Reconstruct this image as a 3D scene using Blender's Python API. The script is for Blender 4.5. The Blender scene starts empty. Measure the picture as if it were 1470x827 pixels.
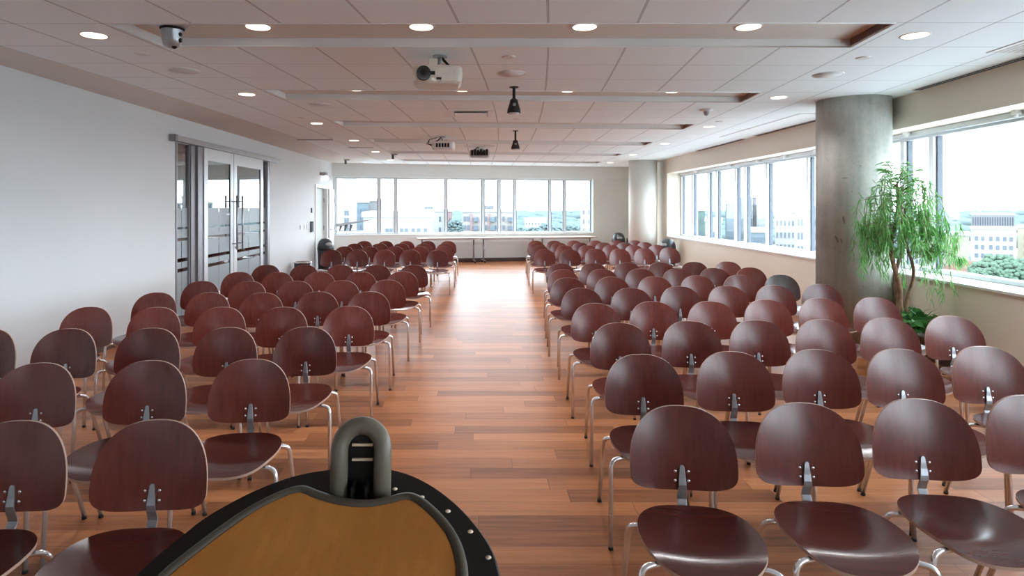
import bpy, math, random
from mathutils import Vector, Matrix
rnd = random.Random(7)
C = bpy.context.scene.collection
sc = bpy.context.scene
PI = math.pi
CEIL = 2.85

# ------------------------------------------------------------------ helpers
class MB:
    """collects shapes that become ONE mesh object"""
    def __init__(s): s.v=[]; s.f=[]; s.m=[]; s.s=[]; s.M=None
    def add(s, vs, fs, mi=0, smooth=False):
        b=len(s.v)
        if s.M is not None: vs=[tuple(s.M@Vector(p)) for p in vs]
        s.v += [tuple(p) for p in vs]
        for k,f in enumerate(fs):
            s.f.append([b+i for i in f]); s.m.append(mi[k] if isinstance(mi,list) else mi)
            s.s.append(smooth[k] if isinstance(smooth,list) else smooth)
    def box(s,x0,x1,y0,y1,z0,z1,mi=0):
        s.add([(x0,y0,z0),(x1,y0,z0),(x1,y1,z0),(x0,y1,z0),(x0,y0,z1),(x1,y0,z1),(x1,y1,z1),(x0,y1,z1)],
              [(0,3,2,1),(4,5,6,7),(0,1,5,4),(1,2,6,5),(2,3,7,6),(3,0,4,7)],mi)
    def prism(s,poly,z0,z1,mi=0):
        n=len(poly)
        a=sum(poly[i][0]*poly[(i+1)%n][1]-poly[(i+1)%n][0]*poly[i][1] for i in range(n))
        if a<0: poly=poly[::-1]
        s.add([(x,y,z0) for x,y in poly]+[(x,y,z1) for x,y in poly],
              [tuple(range(n-1,-1,-1)),tuple(range(n,2*n))]+[(i,(i+1)%n,n+(i+1)%n,n+i) for i in range(n)],mi)
    def lathe(s,prof,n=24,cx=0,cy=0,mi=0,smooth=True):
        vs=[];fs=[]
        for r,z in prof:
            for k in range(n):
                a=2*PI*k/n; vs.append((cx+r*math.cos(a),cy+r*math.sin(a),z))
        for j in range(len(prof)-1):
            for k in range(n):
                k2=(k+1)%n; fs.append((j*n+k,j*n+k2,(j+1)*n+k2,(j+1)*n+k))
        s.add(vs,fs,mi,smooth)
        b=len(s.v)-len(vs)
        for j,rev in ((0,True),(len(prof)-1,False)):
            if prof[j][0]>1e-4:
                f=[b+j*n+k for k in range(n)]
                s.f.append(f[::-1] if rev else f); s.m.append(mi); s.s.append(False)
    def tube(s,pts,r,n=8,mi=0):
        pts=[Vector(p) for p in pts]; N=len(pts)
        rs=r if isinstance(r,(list,tuple)) else [r]*N
        ref=None; vs=[]
        for i,p in enumerate(pts):
            t=(pts[min(i+1,N-1)]-pts[max(i-1,0)]).normalized()
            if ref is None:
                ref=Vector((0,0,1)) if abs(t.z)<.9 else Vector((1,0,0))
            u=(ref-t*ref.dot(t)).normalized(); w=t.cross(u); ref=u
            for k in range(n):
                a=2*PI*k/n; vs.append(p+(u*math.cos(a)+w*math.sin(a))*rs[i])
        fs=[(i*n+k,i*n+(k+1)%n,(i+1)*n+(k+1)%n,(i+1)*n+k) for i in range(N-1) for k in range(n)]
        sm=[True]*len(fs)
        fs+=[tuple(range(n-1,-1,-1)),tuple((N-1)*n+k for k in range(n))]; sm+=[False,False]
        s.add(vs,fs,mi,sm)
    def ball(s,c,r,n=10,m=6,sq=(1,1,1),mi=0):
        vs=[];fs=[]
        for j in range(m+1):
            b=-PI/2+PI*j/m
            for k in range(n):
                a=2*PI*k/n
                vs.append((c[0]+r*sq[0]*math.cos(b)*math.cos(a),c[1]+r*sq[1]*math.cos(b)*math.sin(a),c[2]+r*sq[2]*math.sin(b)))
        for j in range(m):
            for k in range(n): fs.append((j*n+k,j*n+(k+1)%n,(j+1)*n+(k+1)%n,(j+1)*n+k))
        s.add(vs,fs,mi,True)
    def build(s,name,mats,parent=None,bevel=0,seg=2):
        me=bpy.data.meshes.new(name); me.from_pydata(s.v,[],s.f)
        for m in (mats if isinstance(mats,(list,tuple)) else [mats]): me.materials.append(m)
        me.polygons.foreach_set('material_index',s.m); me.polygons.foreach_set('use_smooth',s.s)
        me.update()
        o=bpy.data.objects.new(name,me); C.objects.link(o)
        if parent: o.parent=parent
        if bevel:
            b=o.modifiers.new('bevel','BEVEL'); b.width=bevel; b.segments=seg; b.limit_method='ANGLE'
        return o

def arc_path(p0,corner,p1,r,n=6):
    p0,c,p1=Vector(p0),Vector(corner),Vector(p1)
    a=(p0-c).normalized(); b=(p1-c).normalized()
    A=c+a*r; B=c+b*r
    out=[p0]
    for i in range(n+1):
        t=i/n; out.append(A*(1-t)**2+c*2*t*(1-t)+B*t*t)
    return out+[p1]

def tag(o,label=None,cat=None,group=None,kind=None):
    if label: o['label']=label
    if cat: o['category']=cat
    if group: o['group']=group
    if kind: o['kind']=kind
    return o
def thing(name,label,cat,loc=(0,0,0),rz=0,group=None):
    o=bpy.data.objects.new(name,None); o.empty_display_size=.1; C.objects.link(o)
    o.location=loc; o.rotation_euler=(0,0,rz)
    return tag(o,label,cat,group)
def struct(o): o['kind']='structure'; return o
def struct_empty(name,loc=(0,0,0),rz=0):
    o=bpy.data.objects.new(name,None); o.empty_display_size=.1; C.objects.link(o); o.location=loc; o.rotation_euler=(0,0,rz)
    return struct(o)
def copy_tree(o,parent=None):
    c=o.copy(); C.objects.link(c)
    if parent: c.parent=parent
    for ch in list(kids.get(o.name,[])):
        cc=copy_tree(ch,c); kids.setdefault(c.name,[]).append(cc)
    return c
kids={}
def scan():
    kids.clear()
    for o in list(C.objects):
        if o.parent: kids.setdefault(o.parent.name,[]).append(o)

# ------------------------------------------------------------------ materials
class NT:
    def __init__(s,name):
        s.m=bpy.data.materials.new(name); s.m.use_nodes=True
        s.t=s.m.node_tree; s.t.nodes.clear()
        s.out=s.t.nodes.new('ShaderNodeOutputMaterial')
    def n(s,typ,ins=None,**kw):
        nd=s.t.nodes.new(typ)
        for k,v in kw.items(): setattr(nd,k,v)
        for k,v in (ins or {}).items():
            if hasattr(v,'is_linked') or isinstance(v,bpy.types.NodeSocket): s.t.links.new(v,nd.inputs[k])
            else: nd.inputs[k].default_value=v
        return nd
    def math(s,op,a,b=0.0,c=0.0):
        return s.n('ShaderNodeMath',{0:a,1:b,2:c},operation=op).outputs[0]
    def pos(s):
        return s.n('ShaderNodeNewGeometry').outputs['Position']
    def obj(s):
        return s.n('ShaderNodeTexCoord').outputs['Object']
    def xyz(s,v):
        q=s.n('ShaderNodeSeparateXYZ',{0:v}); return q.outputs[0],q.outputs[1],q.outputs[2]
    def vec(s,x,y,z=0.0):
        return s.n('ShaderNodeCombineXYZ',{0:x,1:y,2:z}).outputs[0]
    def noise(s,v,scale,detail=3,rough=.5):
        return s.n('ShaderNodeTexNoise',{'Vector':v,'Scale':scale,'Detail':detail,'Roughness':rough}).outputs[0]
    def ramp(s,f,stops):
        r=s.n('ShaderNodeValToRGB',{0:f}); e=r.color_ramp.elements
        while len(e)<len(stops): e.new(.5)
        for q,(p,c) in zip(e,stops): q.position=p; q.color=(*c,1)
        return r.outputs[0]
    def mix(s,f,a,b,mode='MIX'):
        q=s.n('ShaderNodeMix',data_type='RGBA',blend_type=mode)
        for i,v in ((0,f),(6,a),(7,b)):
            if isinstance(v,bpy.types.NodeSocket): s.t.links.new(v,q.inputs[i])
            else: q.inputs[i].default_value=(*v,1) if isinstance(v,tuple) and len(v)==3 else v
        return q.outputs[2]
    def bsdf(s,col,rough=.5,metal=0.0,spec=.5,normal=None,coat=0.0,coat_rough=.1):
        ins={'Roughness':rough,'Metallic':metal,'Specular IOR Level':spec,'Coat Weight':coat,'Coat Roughness':coat_rough}
        p=s.n('ShaderNodeBsdfPrincipled',ins)
        if isinstance(col,bpy.types.NodeSocket): s.t.links.new(col,p.inputs['Base Color'])
        else: p.inputs['Base Color'].default_value=(*col,1)
        if normal is not None: s.t.links.new(normal,p.inputs['Normal'])
        return p.outputs[0]
    def bump(s,h,strength=.2,dist=.01):
        return s.n('ShaderNodeBump',{'Height':h,'Strength':strength,'Distance':dist}).outputs[0]
    def done(s,sh):
        s.t.links.new(sh,s.out.inputs[0]); return s.m

def plain(name,col,rough=.5,metal=0.0,spec=.5,var=.06,scale=12.0,coat=0.0):
    t=NT(name); n=t.noise(t.obj(),scale,3)
    a=tuple(max(0,c*(1-var)) for c in col); b=tuple(min(1,c*(1+var)) for c in col)
    return t.done(t.bsdf(t.ramp(n,[(.3,a),(.7,b)]),rough,metal,spec,coat=coat))

def paint(name,col):
    t=NT(name); p=t.pos(); n=t.noise(p,1.3,3)
    fine=t.noise(p,180,2)
    return t.done(t.bsdf(t.ramp(n,[(.3,tuple(c*.97 for c in col)),(.7,col)]),.6,0,.3,t.bump(fine,.08,.002)))

def floor_mat():
    t=NT('wood_floor'); x,y,z=t.xyz(t.pos())
    w=.148
    row=t.math('FLOOR',t.math('DIVIDE',y,w))
    sh=t.n('ShaderNodeTexWhiteNoise',{'W':row},noise_dimensions='1D').outputs[0]
    L=1.15
    xs=t.math('DIVIDE',t.math('ADD',x,t.math('MULTIPLY',sh,7.3)),L)
    cell=t.math('FLOOR',xs)
    rv=t.n('ShaderNodeTexWhiteNoise',{'Vector':t.vec(cell,row,3.0)},noise_dimensions='3D').outputs[0]
    # streaked grain, running along the boards
    gv=t.vec(t.math('MULTIPLY',x,.9),t.math('MULTIPLY',y,14.0),t.math('MULTIPLY',rv,40.0))
    g=t.noise(gv,2.2,5,.6)
    g2=t.noise(t.vec(t.math('MULTIPLY',x,3.0),t.math('MULTIPLY',y,90.0),t.math('MULTIPLY',rv,40.0)),3.0,3,.6)
    f=t.math('ADD',t.math('MULTIPLY',g,.62),t.math('MULTIPLY',rv,.36))
    f=t.math('ADD',f,t.math('MULTIPLY',g2,.12))
    col=t.ramp(f,[(.30,FL[0]),(.50,FL[1]),(.68,FL[2]),(.85,FL[3])])
    fy=t.math('FRACT',t.math('DIVIDE',y,w)); fx=t.math('FRACT',xs)
    e1=t.math('LESS_THAN',fy,.022); e2=t.math('LESS_THAN',fx,.0035)
    seam=t.math('MAXIMUM',e1,e2)
    col=t.mix(t.math('MULTIPLY',seam,.65),col,(.05,.02,.01))
    bh=t.math('SUBTRACT',t.math('MULTIPLY',g,.25),seam)
    rough=t.math('ADD',.33,t.math('MULTIPLY',g2,.1))
    return t.done(t.bsdf(col,rough,0,.22,t.bump(bh,.10,.002)))
FL=[(.155,.054,.021),(.285,.100,.037),(.38,.142,.053),(.45,.19,.077)]

def tile_mat():
    t=NT('ceiling_tile'); x,y,z=t.xyz(t.pos())
    zc=t.math('DIVIDE',t.math('ADD',y,t.math('MULTIPLY',x,.0585)),t.math('ADD',1.0,t.math('MULTIPLY',x,.013)))
    zq=t.math('MAXIMUM',2.0,t.math('MINIMUM',13.2,zc))
    g=t.math('SUBTRACT',t.math('MULTIPLY',t.math('SUBTRACT',zq,3.775),.17),
             t.math('MULTIPLY',t.math('SUBTRACT',t.math('MULTIPLY',zq,zq),14.25),.00645))
    xc=t.math('SUBTRACT',x,g)
    ax=t.math('ABSOLUTE',t.math('SUBTRACT',t.math('FRACT',t.math('ADD',t.math('DIVIDE',t.math('ADD',xc,.19),.605),10.5)),.5))
    az=t.math('ABSOLUTE',t.math('SUBTRACT',t.math('FRACT',t.math('ADD',t.math('DIVIDE',t.math('SUBTRACT',zc,4.25),.6125),10.5)),.5))
    sx=t.math('LESS_THAN',ax,.013); sx2=t.math('LESS_THAN',ax,.0035)
    sz=t.math('LESS_THAN',az,.0045)
    n=t.noise(t.pos(),160,3)
    col=t.ramp(n,[(.3,(.81,.845,.855)),(.7,(.86,.895,.905))])
    col=t.mix(t.math('MULTIPLY',sx,.6),col,(.18,.17,.165))
    col=t.mix(t.math('MULTIPLY',sx2,.7),col,(.8,.8,.8))
    col=t.mix(t.math('MULTIPLY',sz,.7),col,(.12,.11,.11))
    return t.done(t.bsdf(col,.85,0,.2,t.bump(n,.15,.003)))

def wood_mat(name,dark,mid,light,rough,coat,grain_axis='z',spec=.5):
    t=NT(name); x,y,z=t.xyz(t.obj())
    inf=t.n('ShaderNodeObjectInfo').outputs['Random']
    off=t.math('MULTIPLY',inf,37.0)
    s={'x':(1.2,30.,30.),'y':(30.,1.2,30.),'z':(30.,30.,1.6)}[grain_axis]
    v=t.vec(t.math('MULTIPLY',x,s[0]),t.math('MULTIPLY',y,s[1]),t.math('ADD',t.math('MULTIPLY',z,s[2]),off))
    g=t.noise(v,1.6,5,.6)
    big=t.noise(t.vec(x,t.math('ADD',y,off),z),5,2)
    f=t.math('ADD',t.math('MULTIPLY',g,.6),t.math('MULTIPLY',big,.4))
    f=t.math('ADD',f,t.math('MULTIPLY',t.math('SUBTRACT',inf,.5),.30))
    col=t.ramp(f,[(.32,dark),(.5,mid),(.68,light)])
    return t.done(t.bsdf(col,rough,0,spec,t.bump(g,.04,.001),coat,.16))

def emit(name,col,st):
    t=NT(name); n=t.noise(t.obj(),6,1)
    c=t.ramp(n,[(0,col),(1,tuple(min(1,a*1.02) for a in col))])
    return t.done(t.n('ShaderNodeEmission',{'Color':c,'Strength':st}).outputs[0])

def glass_mat(name,tint,refl):
    t=NT(name)
    fr=t.n('ShaderNodeFresnel',{'IOR':1.5}).outputs[0]
    f=t.math('MINIMUM',1.0,t.math('MULTIPLY',fr,refl))
    n=t.noise(t.pos(),2,1)
    tr=t.n('ShaderNodeBsdfTransparent',{'Color':t.ramp(n,[(0,tint),(1,tuple(a*.995 for a in tint))])})
    gl=t.n('ShaderNodeBsdfGlossy',{'Color':(1,1,1,1),'Roughness':0.0})
    return t.done(t.n('ShaderNodeMixShader',{0:f,1:tr.outputs[0],2:gl.outputs[0]}).outputs[0])

def frosted_glass():
    """door glass: clear above 1.6 m, etched film below with clear gaps; horizontal coordinate is the object's local x"""
    t=NT('etched_door_glass'); x,y,z=t.xyz(t.obj())
    film=t.math('LESS_THAN',z,1.595)
    gap=0.0
    for zz,h in ((1.31,.016),(1.15,.021),(.86,.026),(.72,.026)):
        gap=t.math('MAXIMUM',gap,t.math('LESS_THAN',t.math('ABSOLUTE',t.math('SUBTRACT',z,zz)),h))
    gap=t.math('MAXIMUM',gap,t.math('LESS_THAN',t.math('ABSOLUTE',x),.009))
    m=t.math('MULTIPLY',film,t.math('SUBTRACT',1.0,gap))
    fr=t.n('ShaderNodeFresnel',{'IOR':1.9}).outputs[0]
    f=t.math('MINIMUM',1.0,t.math('MULTIPLY',fr,1.6))
    tr=t.n('ShaderNodeBsdfTransparent',{'Color':(.45,.48,.48,1)})
    gl=t.n('ShaderNodeBsdfGlossy',{'Color':(1,1,1,1),'Roughness':0.02})
    clear=t.n('ShaderNodeMixShader',{0:f,1:tr.outputs[0],2:gl.outputs[0]})
    n=t.noise(t.obj(),300,2)
    fb=t.bsdf(t.ramp(n,[(.3,(.26,.305,.325)),(.7,(.30,.345,.365))]),.45,0,.5)
    return t.done(t.n('ShaderNodeMixShader',{0:m,1:clear.outputs[0],2:fb}).outputs[0])

def concrete_mat():
    t=NT('raw_concrete'); p=t.pos(); x,y,z=t.xyz(p)
    n=t.noise(p,3.0,6,.65); f=t.noise(p,40,4,.7)
    st=t.noise(t.vec(t.math('MULTIPLY',x,6.0),t.math('MULTIPLY',y,6.0),t.math('MULTIPLY',z,.7)),2.0,4,.6)
    q=t.math('ADD',t.math('MULTIPLY',n,.45),t.math('ADD',t.math('MULTIPLY',f,.2),t.math('MULTIPLY',st,.35)))
    col=t.ramp(q,[(.33,(.30,.295,.265)),(.5,(.43,.425,.385)),(.66,(.54,.53,.485))])
    v=t.n('ShaderNodeTexVoronoi',{'Vector':p,'Scale':7.0})
    pit=t.math('LESS_THAN',v.outputs['Distance'],.045)
    col=t.mix(t.math('MULTIPLY',pit,.7),col,(.07,.06,.05))
    for x0,z0,w0,h0,sl in ((4.092,1.462,.010,.045,.10),(4.045,1.245,.008,.05,.25),(4.075,1.225,.006,.035,.2),(4.10,1.93,.028,.007,0)):
        dx=t.math('DIVIDE',t.math('ADD',t.math('SUBTRACT',x,x0),t.math('MULTIPLY',t.math('SUBTRACT',z,z0),sl)),w0)
        dz=t.math('DIVIDE',t.math('SUBTRACT',z,z0),h0)
        e=t.math('ADD',t.math('ADD',t.math('MULTIPLY',dx,dx),t.math('MULTIPLY',dz,dz)),t.math('MULTIPLY',f,.8))
        col=t.mix(t.math('MULTIPLY',t.math('MULTIPLY',t.math('LESS_THAN',e,1.2),t.math('LESS_THAN',y,7.3)),.6),col,(.10,.085,.07))
    return t.done(t.bsdf(col,.75,0,.35,t.bump(q,.25,.01)))

def leaf_mat(name,a,b,c,sp=.4):
    t=NT(name); n=t.noise(t.obj(),9,3)
    n2=t.noise(t.obj(),60,2)
    f=t.math('ADD',t.math('MULTIPLY',n,.6),t.math('MULTIPLY',n2,.4))
    col=t.ramp(f,[(.3,a),(.5,b),(.7,c)])
    d=t.bsdf(col,.45,0,sp)
    tl=t.n('ShaderNodeBsdfTranslucent',{'Color':col})
    return t.done(t.n('ShaderNodeMixShader',{0:.3,1:d,2:tl.outputs[0]}).outputs[0])

M={}
M['floor']=floor_mat(); M['tile']=tile_mat()
M['gypsum']=paint('gypsum_border',(.70,.655,.61))
M['recess']=paint('recess_paint',(.72,.68,.63))
M['recess_side']=paint('recess_side_paint',(.74,.73,.72))
M['recess_end']=wood_mat('recess_end_brown',(.13,.06,.045),(.18,.085,.065),(.22,.11,.085),.5,0,'y')  # streaky brown for one end panel of each recess; other sides stay pale
M['white']=paint('white_wall_paint',(.68,.705,.72))
M['beige']=paint('beige_wall_paint',(.76,.80,.79))
M['beige_right']=paint('warm_beige_wall_paint',(.80,.725,.62))
M['sill']=plain('white_sill',(.80,.80,.79),.4,0,.5,.02)
M['trimwhite']=plain('white_trim',(.80,.81,.81),.45,0,.5,.02)
M['baseboard']=plain('dark_baseboard',(.085,.04,.033),.5)
M['alu']=plain('window_aluminium',(.60,.63,.65),.38,.35,.5,.03)
M['alu_dark']=plain('window_gasket',(.10,.12,.15),.5)
M['glass']=glass_mat('window_glass',(.97,.985,.98),.05)
M['etched']=frosted_glass()
M['doorframe']=plain('satin_door_frame',(.66,.69,.71),.35,.25,.5,.02)
M['greypost']=plain('grey_post_metal',(.27,.26,.28),.4,.4,.5,.03)
M['track']=plain('brushed_track',(.46,.47,.48),.32,.7,.5,.04)
M['greydoor']=plain('grey_green_door_paint',(.46,.49,.47),.5,0,.4,.03)
M['chrome']=plain('chrome_tube',(.80,.80,.81),.2,.80,.5,.02)
M['steel']=plain('satin_grey_steel',(.36,.37,.39),.34,.85,.5,.04)
M['screw']=plain('polished_screw',(.75,.75,.75),.2,1.0)
M['rubber']=plain('black_rubber',(.016,.016,.016),.7,0,.25)
M['ply']=wood_mat('stained_plywood',(.086,.0155,.0115),(.116,.022,.016),(.146,.031,.0225),.26,.14,'z')
M['plydark']=wood_mat('dark_stained_plywood',(.035,.020,.018),(.055,.032,.028),(.075,.045,.04),.34,.25,'z')
M['plyseat']=wood_mat('stained_seat_plywood',(.052,.0115,.0085),(.070,.0155,.0115),(.092,.021,.015),.22,.25,'x')
M['edge']=plain('plywood_edge',(.42,.27,.21),.5)
M['black']=plain('black_plastic',(.014,.014,.016),.5,0,.3)
M['softblack']=plain('soft_black_shell',(.011,.010,.009),.6,0,.25)
M['rim']=plain('grey_rim_plastic',(.066,.056,.041),.5,0,.3)
M['handle']=plain('grey_loop_plastic',(.135,.118,.088),.4,0,.4)
M['lectern']=wood_mat('light_brown_laminate',(.40,.155,.028),(.48,.195,.036),(.54,.235,.047),.5,0,'y',.3)
M['slot']=plain('pale_slot',(.75,.6,.45),.5)
M['lamp']=emit('warm_lamp_glass',(1,.80,.62),2.2)
M['lampwhite']=emit('white_lamp_glass',(1,.97,.94),1.1)
M['ringwhite']=plain('lamp_ring',(.72,.69,.66),.5)
M['devwhite']=plain('offwhite_plastic',(.64,.60,.53),.45)
M['devpale']=plain('pale_plastic',(.74,.73,.73),.45)
M['devgrey']=plain('grey_plastic',(.34,.34,.34),.45)
M['silver']=plain('silver_camera_shell',(.38,.38,.39),.3,.6)
M['lens']=plain('dark_lens',(.01,.01,.013),.08)
M['grille']=plain('speaker_grille',(.66,.64,.62),.7)
M['concrete']=concrete_mat()
M['columnpaint']=paint('column_paint',(.70,.68,.62))
M['bin']=plain('dark_bin_plastic',(.022,.026,.030),.3)
M['bingreen']=plain('dark_green_plastic',(.02,.05,.045),.4)
M['binrim']=plain('silver_bin_rim',(.6,.6,.6),.25,.9)
M['tabletop']=plain('pale_table_laminate',(.50,.42,.34),.4)
M['tableedge']=plain('table_edge',(.42,.30,.24),.5)
M['bark']=plain('brown_bark',(.20,.125,.075),.8,0,.3,.35,20)
M['willow']=leaf_mat('narrow_leaves',(.065,.21,.05),(.15,.39,.10),(.31,.58,.22))
M['bushleaf']=leaf_mat('broad_leaves',(.02,.09,.025),(.05,.18,.04),(.10,.28,.07))
M['pot']=plain('dark_planter',(.10,.085,.075),.55)
M['soil']=plain('soil',(.05,.035,.025),.9,0,.2,.3,40)

# ------------------------------------------------------------------ camera, world
cam=bpy.data.cameras.new('camera'); co=bpy.data.objects.new('camera',cam); C.objects.link(co)
co.location=(0,0,1.6); co.rotation_euler=(PI/2,0,0)
cam.sensor_width=36; cam.lens=36*900/1470
cam.shift_x=48/1470; cam.shift_y=-115.5/1470
cam.clip_start=.05; cam.clip_end=3000
sc.camera=co
w=bpy.data.worlds.new('overcast_sky'); sc.world=w; w.use_nodes=True
nt=w.node_tree; nt.nodes.clear()
bg=nt.nodes.new('ShaderNodeBackground'); wo=nt.nodes.new('ShaderNodeOutputWorld')
tc=nt.nodes.new('ShaderNodeTexCoord'); sp=nt.nodes.new('ShaderNodeSeparateXYZ'); rp=nt.nodes.new('ShaderNodeValToRGB')
nt.links.new(tc.outputs['Generated'],sp.inputs[0]); nt.links.new(sp.outputs[2],rp.inputs[0])
rp.color_ramp.elements[0].color=(.80,.905,1,1); rp.color_ramp.elements[1].color=(.71,.86,1,1)
nt.links.new(rp.outputs[0],bg.inputs[0]); bg.inputs[1].default_value=4.1
nt.links.new(bg.outputs[0],wo.inputs[0])
vs=sc.view_settings
vs.view_transform='Standard'; vs.look='None'; vs.exposure=1.69; vs.gamma=1.0; vs.use_curve_mapping=False
cy=sc.cycles
cy.max_bounces=10; cy.diffuse_bounces=6; cy.glossy_bounces=5; cy.transparent_max_bounces=24; cy.transmission_bounces=4
cy.caustics_reflective=False; cy.caustics_refractive=False
cy.sample_clamp_indirect=6.0; cy.use_denoising=True

# ------------------------------------------------------------------ ceiling with six shallow recesses
def gfun(zc):
    q=max(2.0,min(13.2,zc)); return .17*(q-3.775)-.00645*(q*q-14.25)
def cpt(xc,zc,z=CEIL):
    x=xc+gfun(zc); y=zc+.013*(zc-4.5)*x
    return (x,y,z)
REC=[4.25+2.45*k for k in range(6)]
RX0,RX1=-2.57,2.765
xcs=[None,-3.82,RX0,-1.3,0.1,1.4,RX1,3.6,None]
zcs=[-6.2,-4,-2,0,1.5,2.5,3.3]
for r in REC: zcs+=[r,r+.6125,r+1.2,r+1.8]
zcs=[z for z in zcs if z<18.3]+[18.75]
cb=MB(); grid=[]
for z in zcs:
    row=[]
    for i,xc in enumerate(xcs):
        if xc is None:
            x=-4.45 if i==0 else 5.75
            row.append((x,z+.013*(z-4.5)*x,CEIL))
        else: row.append(cpt(xc,z))
    grid.append(row)
nx=len(xcs)
vv=[p for r in grid for p in r]; ff=[];mi=[]
for j in range(len(zcs)-1):
    inr=any(abs(zcs[j]-r)<1e-4 for r in REC)
    for i in range(nx-1):
        if inr and 2<=i<=5: continue
        ff.append((j*nx+i,(j+1)*nx+i,(j+1)*nx+i+1,j*nx+i+1)); mi.append(1 if i==0 else 0)
cb.add(vv,ff,mi)
ceiling=struct(cb.build('ceiling',[M['tile'],M['gypsum']]))
RD=.062
for r in REC:
    xs=[RX0,-1.3,0.1,1.4,RX1]
    m=MB()
    n0=[cpt(x,r) for x in xs]; n1=[cpt(x,r+.6125) for x in xs]
    u0=[(a,b,c+RD) for a,b,c in n0]; u1=[(a,b,c+RD) for a,b,c in n1]
    vs_=n0+n1+u0+u1; fs=[];ms=[]
    for i in range(4):
        fs.append((10+i,15+i,16+i,11+i)); ms.append(0)
        fs.append((i,10+i,11+i,i+1)); ms.append(1)
        fs.append((5+i,6+i,16+i,15+i)); ms.append(1)
    fs.append((0,5,15,10)); ms.append(1)
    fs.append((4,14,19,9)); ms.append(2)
    m.add(vs_,fs,ms)
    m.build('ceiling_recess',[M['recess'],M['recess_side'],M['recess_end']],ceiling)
    # thin rounded lip around the opening
    l=MB()
    ring=[cpt(x,r) for x in xs]+[cpt(x,r+.6125) for x in reversed(xs)]
    ring=[(a,b,c-.001) for a,b,c in ring]
    l.tube(ring+[ring[0]],.007,6)
    l.build('recess_lip',M['recess_side'],ceiling)

# ------------------------------------------------------------------ floor and walls
fb=MB(); fb.prism([(-4.6,-6.2),(5.6,-6.2),(5.7,20.2),(-4.6,18.2)],-.12,0)
struct(fb.build('floor',M['floor']))
LW=lambda y:-4.19+.0065*(y-5.49)            # inner face of the white wall
WT=.16
def lw_seg(m,y0,y1,z0,z1): m.prism([(LW(y0),y0),(LW(y1),y1),(LW(y1)-WT,y1),(LW(y0)-WT,y0)],z0,z1)
DY0,DY1=8.62,12.30
D3=(15.86,16.98)
wl=MB()
lw_seg(wl,-6.2,DY0,0,CEIL); lw_seg(wl,DY0,DY1,2.50,CEIL); lw_seg(wl,DY1,D3[0],0,CEIL); lw_seg(wl,D3[0],D3[1],2.15,CEIL); lw_seg(wl,D3[1],18.1,0,CEIL)
struct(wl.build('wall_left',M['white']))
# back wall, slightly skewed to the room
BA=Vector((-4.30,17.66)); BB=Vector((5.6,19.77))
bd=(BB-BA).normalized(); bn=Vector((-bd.y,bd.x))       # bn points out of the room
def bw(s,o): p=BA+bd*s+bn*o; return (p.x,p.y)
def bs(x): return (x-BA.x)/bd.x
BL=(BB-BA).length
SB0,SB1=bs(-4.06),bs(3.53)
def b_seg(m,s0,s1,o0,o1,z0,z1): m.prism([bw(s0,o0),bw(s1,o0),bw(s1,o1),bw(s0,o1)],z0,z1)
wb=MB()
b_seg(wb,0,BL,0,.25,0,.80); b_seg(wb,0,BL,0,.25,2.47,CEIL); b_seg(wb,SB1,BL,0,.25,.80,2.47); b_seg(wb,0,SB0,0,.25,.80,2.47)
b_seg(wb,0,bs(4.86),-.07,0,2.475,CEIL)
struct(wb.build('wall_back',M['beige']))
# window wall: two straight runs that meet at a slight bend
RP=[(3.76,-6.2),(4.90,9.0),(4.90,16.3)]
def off(pts,d):
    out=[]
    for i,p in enumerate(pts):
        a=Vector(pts[max(i-1,0)]); b=Vector(p); c=Vector(pts[min(i+1,len(pts)-1)])
        t=(c-a).normalized(); n=Vector((t.y,-t.x)); out.append((b.x+n.x*d,b.y+n.y*d))
    return out
def strip(m,d0,d1,z0,z1,pts=RP):
    A=off(pts,d0);B=off(pts,d1)
    for i in range(len(pts)-1): m.prism([A[i],A[i+1],B[i+1],B[i]],z0,z1)
wr=MB()
strip(wr,0,.55,0,.84); strip(wr,0,.36,2.49,CEIL); strip(wr,.36,.55,2.45,CEIL)
wr.prism([(4.90,16.3),(4.90,20.0),(5.7,20.0),(5.7,16.3)],0,CEIL)
wr.prism([(3.76,-6.2),(3.805,-5.6),(4.355,-5.64),(4.31,-6.24)],.84,2.49)
struct(wr.build('wall_right',M['beige_right']))
wf=MB(); wf.box(-4.45,4.4,-6.4,-6.2,0,CEIL); struct(wf.build('wall_front',paint('dim_wall_paint',(.40,.39,.385))))
# dim lobby behind the glass doors
wl2=MB()
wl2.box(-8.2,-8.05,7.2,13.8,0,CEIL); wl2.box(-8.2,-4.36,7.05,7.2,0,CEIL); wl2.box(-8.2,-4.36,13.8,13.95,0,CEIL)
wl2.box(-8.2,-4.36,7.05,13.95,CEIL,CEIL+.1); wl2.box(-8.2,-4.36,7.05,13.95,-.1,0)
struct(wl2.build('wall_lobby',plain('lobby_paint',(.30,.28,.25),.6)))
# baseboards
m=MB(); b_seg(m,.12,bs(4.9),-.015,0,0,.105); struct(m.build('baseboard_back',M['baseboard']))
m=MB(); strip(m,-.014,0,0,.10); struct(m.build('baseboard_right',M['baseboard']))
m=MB()
for a,b in ((-6.2,DY0-.05),(DY1+.05,D3[0]-.08),(D3[1]+.7,17.6)): m.prism([(LW(a),a),(LW(b),b),(LW(b)+.014,b),(LW(a)+.014,a)],0,.10)
struct(m.build('baseboard_left',M['baseboard']))
# sills
m=MB(); b_seg(m,SB0-.1,SB1,-.025,.2,.80,.828); struct(m.build('trim_1',M['sill'],bevel=.004))
m=MB(); strip(m,-.03,.44,.84,.867); struct(m.build('trim_2',M['sill'],bevel=.005))

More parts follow.
